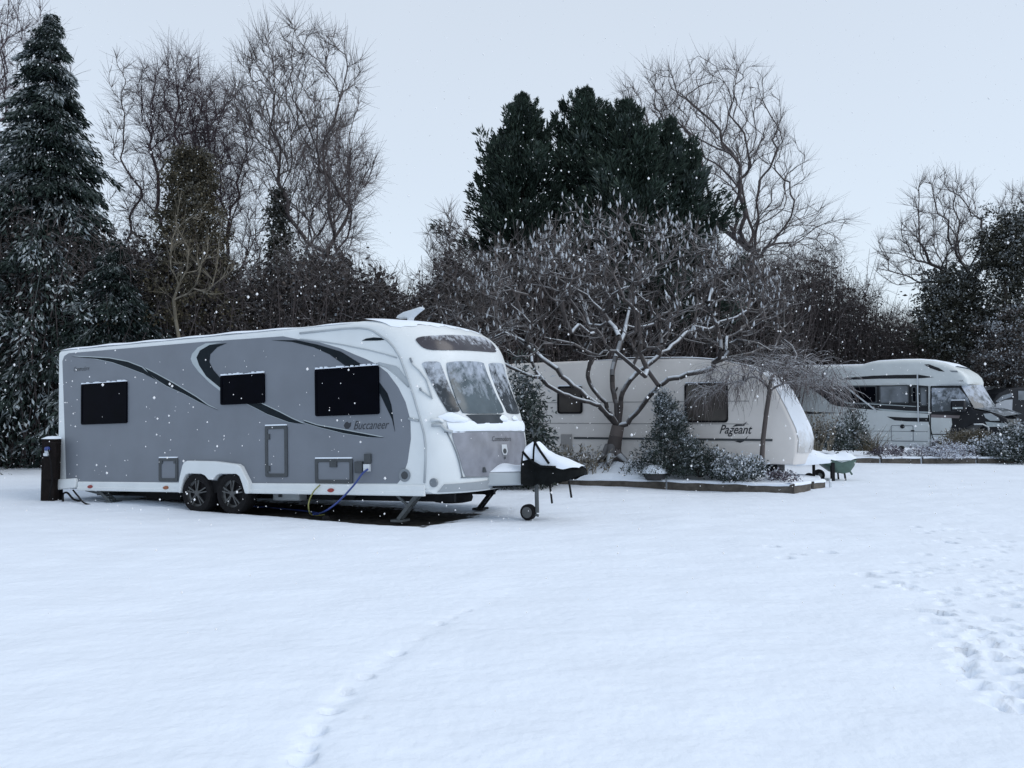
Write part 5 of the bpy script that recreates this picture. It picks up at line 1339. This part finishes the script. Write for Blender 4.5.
for px_ in (840, 300):
    x, z = M_(*c4(px_, 430)); wl_ = MB().lathe([(.05, .02), (.24, .01), (.33, .03), (.35, .08), (.35, .22), (.1, .24)], (x, 0, .34), 'y', 28).build('wheel', 'rubber', mh, 'auto')
    MB().lathe([(0, .0), (.20, .005), (.22, .03)], (x, 0, .34), 'y', 18).build('rim', 'alloy', wl_)
mpoly([c4(*p) for p in ((210,446),(240,395),(275,380),(330,380),(365,398),(385,446))], .004, 'motorhome_dark', 'wheel_well')
MB().box((M_(*c4(0, 450))[0], .2, .12), (M_(*c4(900, 450))[0], MW-.2, .42)).build('chassis', 'black_metal', mh)
fr_ = thing('folding_steps', 'dark tubular frame leaning by the cab door of the motorhome', 'steps', MF.world(*(M_(*c4(690, 440))[0], -.2, 0)), (0, 0, MF.yaw))
def fl(px, py, w_=-.2):
    x, z = MF.side(*c4(px, py), w=w_); x0_ = M_(*c4(690, 440))[0]; return (x-x0_, w_+.2, z)
MB().tube([fl(648, 335), fl(650, 360), fl(663, 420), fl(672, 438), fl(690, 440), fl(712, 438), fl(722, 400)], .018, 8).build('frame', 'black_metal', fr_, True)
MB().tube([fl(662, 411), fl(719, 411)], .015, 8).build('rung', 'black_metal', fr_, True)
# ---- white van beyond, seen past the motorhome
VF = Frame((at(1010, 400, 29.0)[0], 29.0, .16), R(-8))
vn = thing('van', 'pale van with a dark curved windscreen edge half hidden behind the motorhome bonnet', 'van', VF.o, VF.rot)
def V_(px, py): return VF.side(px, py)
def c5(x, y): return (940+x/7.68, 370+y/7.68)
vp = [V_(*c5(*p)) for p in ((290,125),(520,122),(600,130),(700,128),(900,130),(980,180),(1000,420),(980,600),(300,600),(280,300))]
MB().prism(vp, 0, 1.9).build('body', 'van_white', vn, False, .05)
MB().prism([V_(*c5(*p)) for p in ((600,205),(900,205),(960,330),(600,330))], -.015, .0).build('window', 'cab_glass', vn)
cr_ = thing('parked_car', 'dark hatchback with its raked rear window edged in snow, between motorhome and right edge', 'car', VF.world(V_(*c5(470, 420))[0], -1.9, 0), VF.rot)
x0_ = V_(*c5(470, 420))[0]
def cr(px, py): x, z = VF.side(*c5(px, py), w=-1.9); return (x-x0_, z)
MB().prism([cr(*p) for p in ((405,240),(450,180),(520,142),(600,130),(760,132),(860,200),(1000,260),(1010,420),(1000,520),(410,520),(400,400))], 0, 1.6).build('body', 'motorhome_dark', cr_, False, .06)
MB().prism([cr(*p) for p in ((425,240),(480,196),(550,176),(556,205),(500,222),(440,250))], -.015, .0).build('window', 'cab_glass', cr_)
MB().prism([cr(*p) for p in ((425,262),(500,230),(556,226),(552,330),(440,330))], -.015, .0).build('panel', 'van_white', cr_)
MB().prism([cr(*p) for p in ((600,160),(740,160),(800,230),(600,230))], -.015, .0).build('window', 'cab_glass', cr_)
for px_ in (480, 900):
    x, z = cr(px_, 520); MB().lathe([(.05, -.02), (.24, -.03), (.30, .0), (.30, .18), (.1, .2)], (x, 0, .29), 'y', 22).build('wheel', 'rubber', cr_, 'auto')

# ------------------------------------------------------------------ wheelbarrow
gw = gB(835.5, 480.5)
wb = thing('wheelbarrow', 'green wheelbarrow heaped with snow standing at the end of the timber bed', 'wheelbarrow', (gw[0], gw[1], float(gbase(gw[0], np.array(gw[1])))), (0, 0, R(6)))
rim = [(-.36, .50), (-.33, .33), (-.1, .30), (.2, .30), (.40, .31), (.43, .50)]
def tray(zs):
    out = []
    for (sx0, sx1, hw, z) in zs:
        row = []
        for k in range(28):
            a = 2*math.pi*k/28; c, s_ = math.cos(a), math.sin(a)
            cx = math.copysign(abs(c)**.55, c); sy = math.copysign(abs(s_)**.55, s_)
            row.append(((sx0+sx1)/2+cx*(sx1-sx0)/2, sy*hw, z+.02*(abs(cx))))
        row.append(row[0]); out.append(row)
    return out
tr_ = tray([(-.02, .20, .15, .155), (-.10, .27, .20, .17), (-.28, .36, .27, .30), (-.43, .40, .31, .43), (-.46, .42, .325, .44), (-.44, .40, .31, .445)])
mb = MB().grid(tr_); mb.add(tr_[0][:-1], [tuple(range(28))]); mb.build('tray', 'green_steel', wb, 'auto')
rows = tray([(-.46, .42, .32, .44), (-.42, .38, .29, .475), (-.30, .32, .22, .53), (-.16, .22, .13, .565), (-.02, .08, .04, .575)])
rows = [[(x, y, z+.03*math.sin(x*9+y*5)) for x, y, z in r_] for r_ in rows]
MB().grid(rows).build('snow_load', 'snow_fine', wb, True)
MB().lathe([(.05, -.05), (.095, -.05), (.125, -.03), (.13, 0), (.125, .03), (.095, .05), (.05, .05)], (-.40, -.05, .12), 'y', 24).build('wheel', 'rubber', wb, 'auto')
MB().lathe([(0, -.055), (.055, -.05), (.06, .05), (0, .055)], (-.40, -.05, .12), 'y', 16).build('hub', 'galvanised', wb, True)
MB().tube([(-.62, -.28, .52), (-.40, -.26, .42), (-.23, -.24, .36), (.25, -.16, .20), (.30, -.14, .14)], .022, 8).build('handle', 'green_steel', wb, True)
MB().tube([(-.62, .28, .52), (-.40, .26, .42), (-.23, .24, .36), (.25, .16, .20), (.30, .14, .14)], .022, 8).build('handle', 'green_steel', wb, True)
MB().bar((-.20, -.26, .40), (-.20, -.26, .0), .07, .07).build('leg', 'black_metal', wb)
MB().tube([(.13, -.14, .18), (.15, -.15, .0)], .02, 8).build('leg', 'black_metal', wb)
MB().tube([(.13, .14, .18), (.15, .15, .0)], .02, 8).build('leg', 'black_metal', wb)
for y in (-.28, .28): MB().lathe([(0, -.05), (.045, -.02), (.05, .02), (0, .05)], (-.56, y, .545), 'z', 10).build('snow_cap', 'snow_fine', wb, True)

# ------------------------------------------------------------------ shrubs and small plants
def zbed(x, y, bed_): 
    return float(gbase(x, np.array(y)))+(.2 if bed_ == 'A' else .2)
def shrub(name, label, px, py, Y, rx, h, n, m_, leaf, snow, cat='shrub', per=12, seed=0, ry=None, upright=0, droop=-.1, zb=None, stems=8, wd=.5, sn_bias=0, shape='dome', group=None):
    global rng
    keep = rng; rng = np.random.default_rng(3000+seed)
    b = at(px, py, Y) if zb is None else np.array((at(px, py, Y)[0], Y, zb))
    o = thing(name, label, cat, b, group=group); ry = ry or rx
    d = norm(rng.normal(size=(n, 3))); d[:, 2] = np.abs(d[:, 2]); q = rng.uniform(.15, 1, n)**.45
    if shape == 'cone':
        f = rng.uniform(0, 1, n)**1.2; az = rng.uniform(0, 6.283, n); rr = (1-f)**.8*q*(1+.30*np.sin(az*2+f*6+seed)+.28*np.sin(az*5-f*15))
        C = b+np.stack([np.cos(az)*rr*rx, np.sin(az)*rr*ry, f*h*(1+.10*np.sin(az*3))], 1)+np.stack([.30*rx*np.sin(f*3.1), 0*f, 0*f], 1); d = np.stack([np.cos(az), np.sin(az), .4+0*az], 1)
    else:
        lump = 1+.18*np.sin(d[:, 0]*5+seed)+.12*np.sin(d[:, 2]*9+d[:, 0]*7+seed)
        C = b+d*(q*lump)[:, None]*np.array((rx, ry, h))+np.array((0, 0, .04))
    B = Plant(); foliage_cloud(B, C, leaf, per, snow, droop=droop+upright, outward=d*.7, wd=wd, sn_bias=sn_bias)
    B.build('foliage', m_, o, False)
    if stems:
        k = rng.integers(0, n, stems*3); T = Plant(); T.segs(np.repeat(b[None]+np.array((0, 0, -.05)), len(k), 0)+rng.normal(0, .05*rx, (len(k), 3))*np.array((1, 1, 0)), C[k], .012, .004, 4, .3)
        T.build('stems', 'bark', o)
    rng = keep; return o
def stemclump(name, label, px, py, Y, rx, h, n, m_, snow, cat='plant', seed=0, lean=.3, r=.007, arch=.0, leafy=0, heads=0):
    global rng
    keep = rng; rng = np.random.default_rng(4000+seed); b = at(px, py, Y)
    o = thing(name, label, cat, b); B = Plant()
    P = b+np.stack([rng.normal(0, rx*.45, n), rng.normal(0, rx*.3, n), np.full(n, -.05)], 1)
    d = norm(np.stack([rng.normal(0, lean, n)+(P[:, 0]-b[0])*.6, rng.normal(0, lean, n), np.ones(n)], 1)); L = rng.uniform(.5, 1.1, n)*h
    for q in range(4):
        e = P+d*L[:, None]/4; B.segs(P, e, r*(1-.2*q), r*(.8-.2*q), 3, snow); P = e
        d = norm(d+rng.normal(0, .12, d.shape)+np.array((0, 0, -arch))+np.stack([np.sign(d[:, 0])*arch*.4, 0*L, 0*L], 1))
        if leafy: B.leaves(np.repeat(P, leafy, 0), rng.normal(size=(n*leafy, 3))*.7+np.repeat(d, leafy, 0), rng.uniform(.05, .11, n*leafy), .035, np.clip(rng.normal(.1, .5, n*leafy), 0, 1)*snow, rng.uniform(0, 1, n*leafy))
    B.build('stems', m_, o, True); rng = keep; return o
shrub('conifer_bush', 'dark conifer bush with hanging sprays just behind the front of the grey caravan', 522, 478, 15.6, .62, 2.25, 420, 'shrub_leaf', .26, .45, seed=1, droop=-.8, wd=.3, zb=.1, per=16)
shrub('conifer_bush', 'blue green conical conifer flecked with snow in front of the cream caravan', 662, 463, 15.95, .68, 1.5, 900, 'shrub_leaf', .13, .62, seed=2, shape='cone', upright=.3, wd=.35, zb=.28)
shrub('shrub', 'sprawling dark shrub with snowy leaves at the right foot of the conical conifer', 700, 465, 15.95, .50, .62, 300, 'shrub_leaf', .12, .70, seed=3, zb=.26)
shrub('shrub', 'low evergreen shrub with snow heaped leaves under the cream caravan lettering', 735, 478, 15.42, .50, .44, 380, 'shrub_leaf', .115, 1.0, seed=4, zb=.20, sn_bias=.7)
st_ = thing('snowy_stone', 'round dark stone capped with snow on the bed below the spreading tree', 'stone', np.array((at(655, 475, 15.75)[0], 15.75, .22)))
MB().grid([[(.22*math.cos(a)*math.sin(t)*(1+.08*math.sin(3*a)), .18*math.sin(a)*math.sin(t), .15*math.cos(t)+.05) for a in np.linspace(0, 6.2832, 17)] for t in np.linspace(0.05, 2.4, 9)]).build('stone', 'pot_stone', st_, True)
MB().grid([[(.25*math.cos(a)*math.sin(t)*(1+.08*math.sin(3*a)), .205*math.sin(a)*math.sin(t), .17*math.cos(t)+.075) for a in np.linspace(0, 6.2832, 17)] for t in np.linspace(0.02, 1.55, 8)]).build('snow_cap', 'snow_fine', st_, True)
stemclump('dead_stems', 'clump of dry upright stems holding snow behind the hitch of the grey caravan', 566, 470, 16.4, .85, .52, 190, 'dry_stem', .8, seed=1, lean=.35, r=.010, leafy=2)
shrub('low_plant', 'tiny grey plant poking through the snow near the corner of the timber bed', 782, 482, 15.35, .26, .16, 60, 'heather', .10, .9, cat='plant', seed=5, stems=3)
stemclump('dead_stems', 'tall brown leafy stems just behind the snowy nose of the cream caravan', 813, 449, 21.0, .42, .95, 120, 'dry_stem', .5, seed=2, lean=.18, r=.010, leafy=3)
shrub('shrub', 'grey green upright shrub in front of the motorhome window band', 853, 446, 22.4, .42, 1.05, 200, 'shrub_leaf', .16, .35, seed=6, upright=.6, wd=.35)
shrub('shrub', 'rounded snow laden bush left of the upright shrub before the motorhome', 838, 449, 22.1, .52, .60, 180, 'shrub_leaf', .16, .85, seed=7)
stemclump('grass_tussock', 'arching brown grass tussock with a snowy crest before the motorhome', 868, 449, 22.1, .42, .75, 130, 'grass_brown', .9, cat='grass', seed=3, lean=.35, r=.012, arch=.22)
shrub('heather_mound', 'low purple grey heather mound behind the second timber of the far bed', 886, 456, 21.9, .52, 0.27, 190, 'heather', .09, .55, cat='plant', seed=8, stems=4)
shrub('heather_mound', 'large purple heather mound thick with snow behind the third timber', 948, 459, 21.9, .68, 0.47, 330, 'heather', .09, 1.0, cat='plant', seed=9, sn_bias=1.1, stems=4)
shrub('heather_mound', 'small snowy heather mound left of the large one', 921, 456, 22.0, .40, 0.26, 110, 'heather', .09, .9, cat='plant', seed=10, sn_bias=.8, stems=3)
shrub('shrub', 'brown rounded shrub in front of the motorhome front wheel', 966, 449, 22.8, .62, .52, 300, 'grass_brown', .13, .25, seed=11, upright=.4)
shrub('shrub', 'snow capped drooping plant between the brown shrub and the big green shrub', 985, 457, 22.1, .40, .50, 180, 'shrub_leaf', .14, 1.0, seed=12, sn_bias=.7)
shrub('shrub', 'big green snow topped shrub at the right end of the far bed', 1014, 462, 21.9, .72, .95, 420, 'shrub_leaf', .17, .85, seed=13)
sl = thing('garden_lamp', 'small black lamp on a short stake in the far bed', 'lamp', np.array((at(902, 460, 22.0)[0], 22.0, .32)))
MB().tube([(0, 0, -.05), (0, 0, .16)], .016, 8).build('stake', 'black_metal', sl); MB().lathe([(0, .14), (.05, .15), (.06, .20), (.075, .26), (.05, .29), (0, .30)], (0, 0, 0), 'z', 14).build('lamp_head', 'black_metal', sl, True)
ho = thing('bent_pipe', 'white bent pipe standing in front of the motorhome headlight', 'pipe', np.array((at(992, 436, 22.6)[0], 22.6, .2)))
MB().tube([(.0, 0, 0.1), (-.06, 0, .55), (-.10, 0, .92), (-.25, 0, 1.0), (-.5, 0, 1.0)], .022, 8).build('pipe', 'white_plastic', ho, True)

# ------------------------------------------------------------------ falling snow, spread through the air over the whole site
n = 9500
Y = rng.uniform(3.4**1.6, 24**1.6, n)**(1/1.6); X = rng.uniform(-1, 1, n)*(Y*.75+1.5); Z = .05+rng.uniform(0, 1, n)**1.35*(Y*.52+2.0)
r = np.clip(.0024+rng.exponential(.0024, n), 0, .013)*np.clip(Y/7, .45, 1.35)
oc = np.array([(1,0,0),(-1,0,0),(0,1,0),(0,-1,0),(0,0,1.2),(0,0,-1.2)], float)
of = np.array([(0,2,4),(2,1,4),(1,3,4),(3,0,4),(2,0,5),(1,2,5),(3,1,5),(0,3,5)])
V = (np.stack([X, Y, Z], 1)[:, None]+oc[None]*r[:, None, None]).reshape(-1, 3)
Fq = (np.arange(n)[:, None, None]*6+of[None]).reshape(-1, 3)
fl_ = np_mesh('falling_snow', V, Fq, 'snowflake'); tag(fl_, 'snowflakes drifting down through the air all over the scene', 'snow', None, 'stuff')
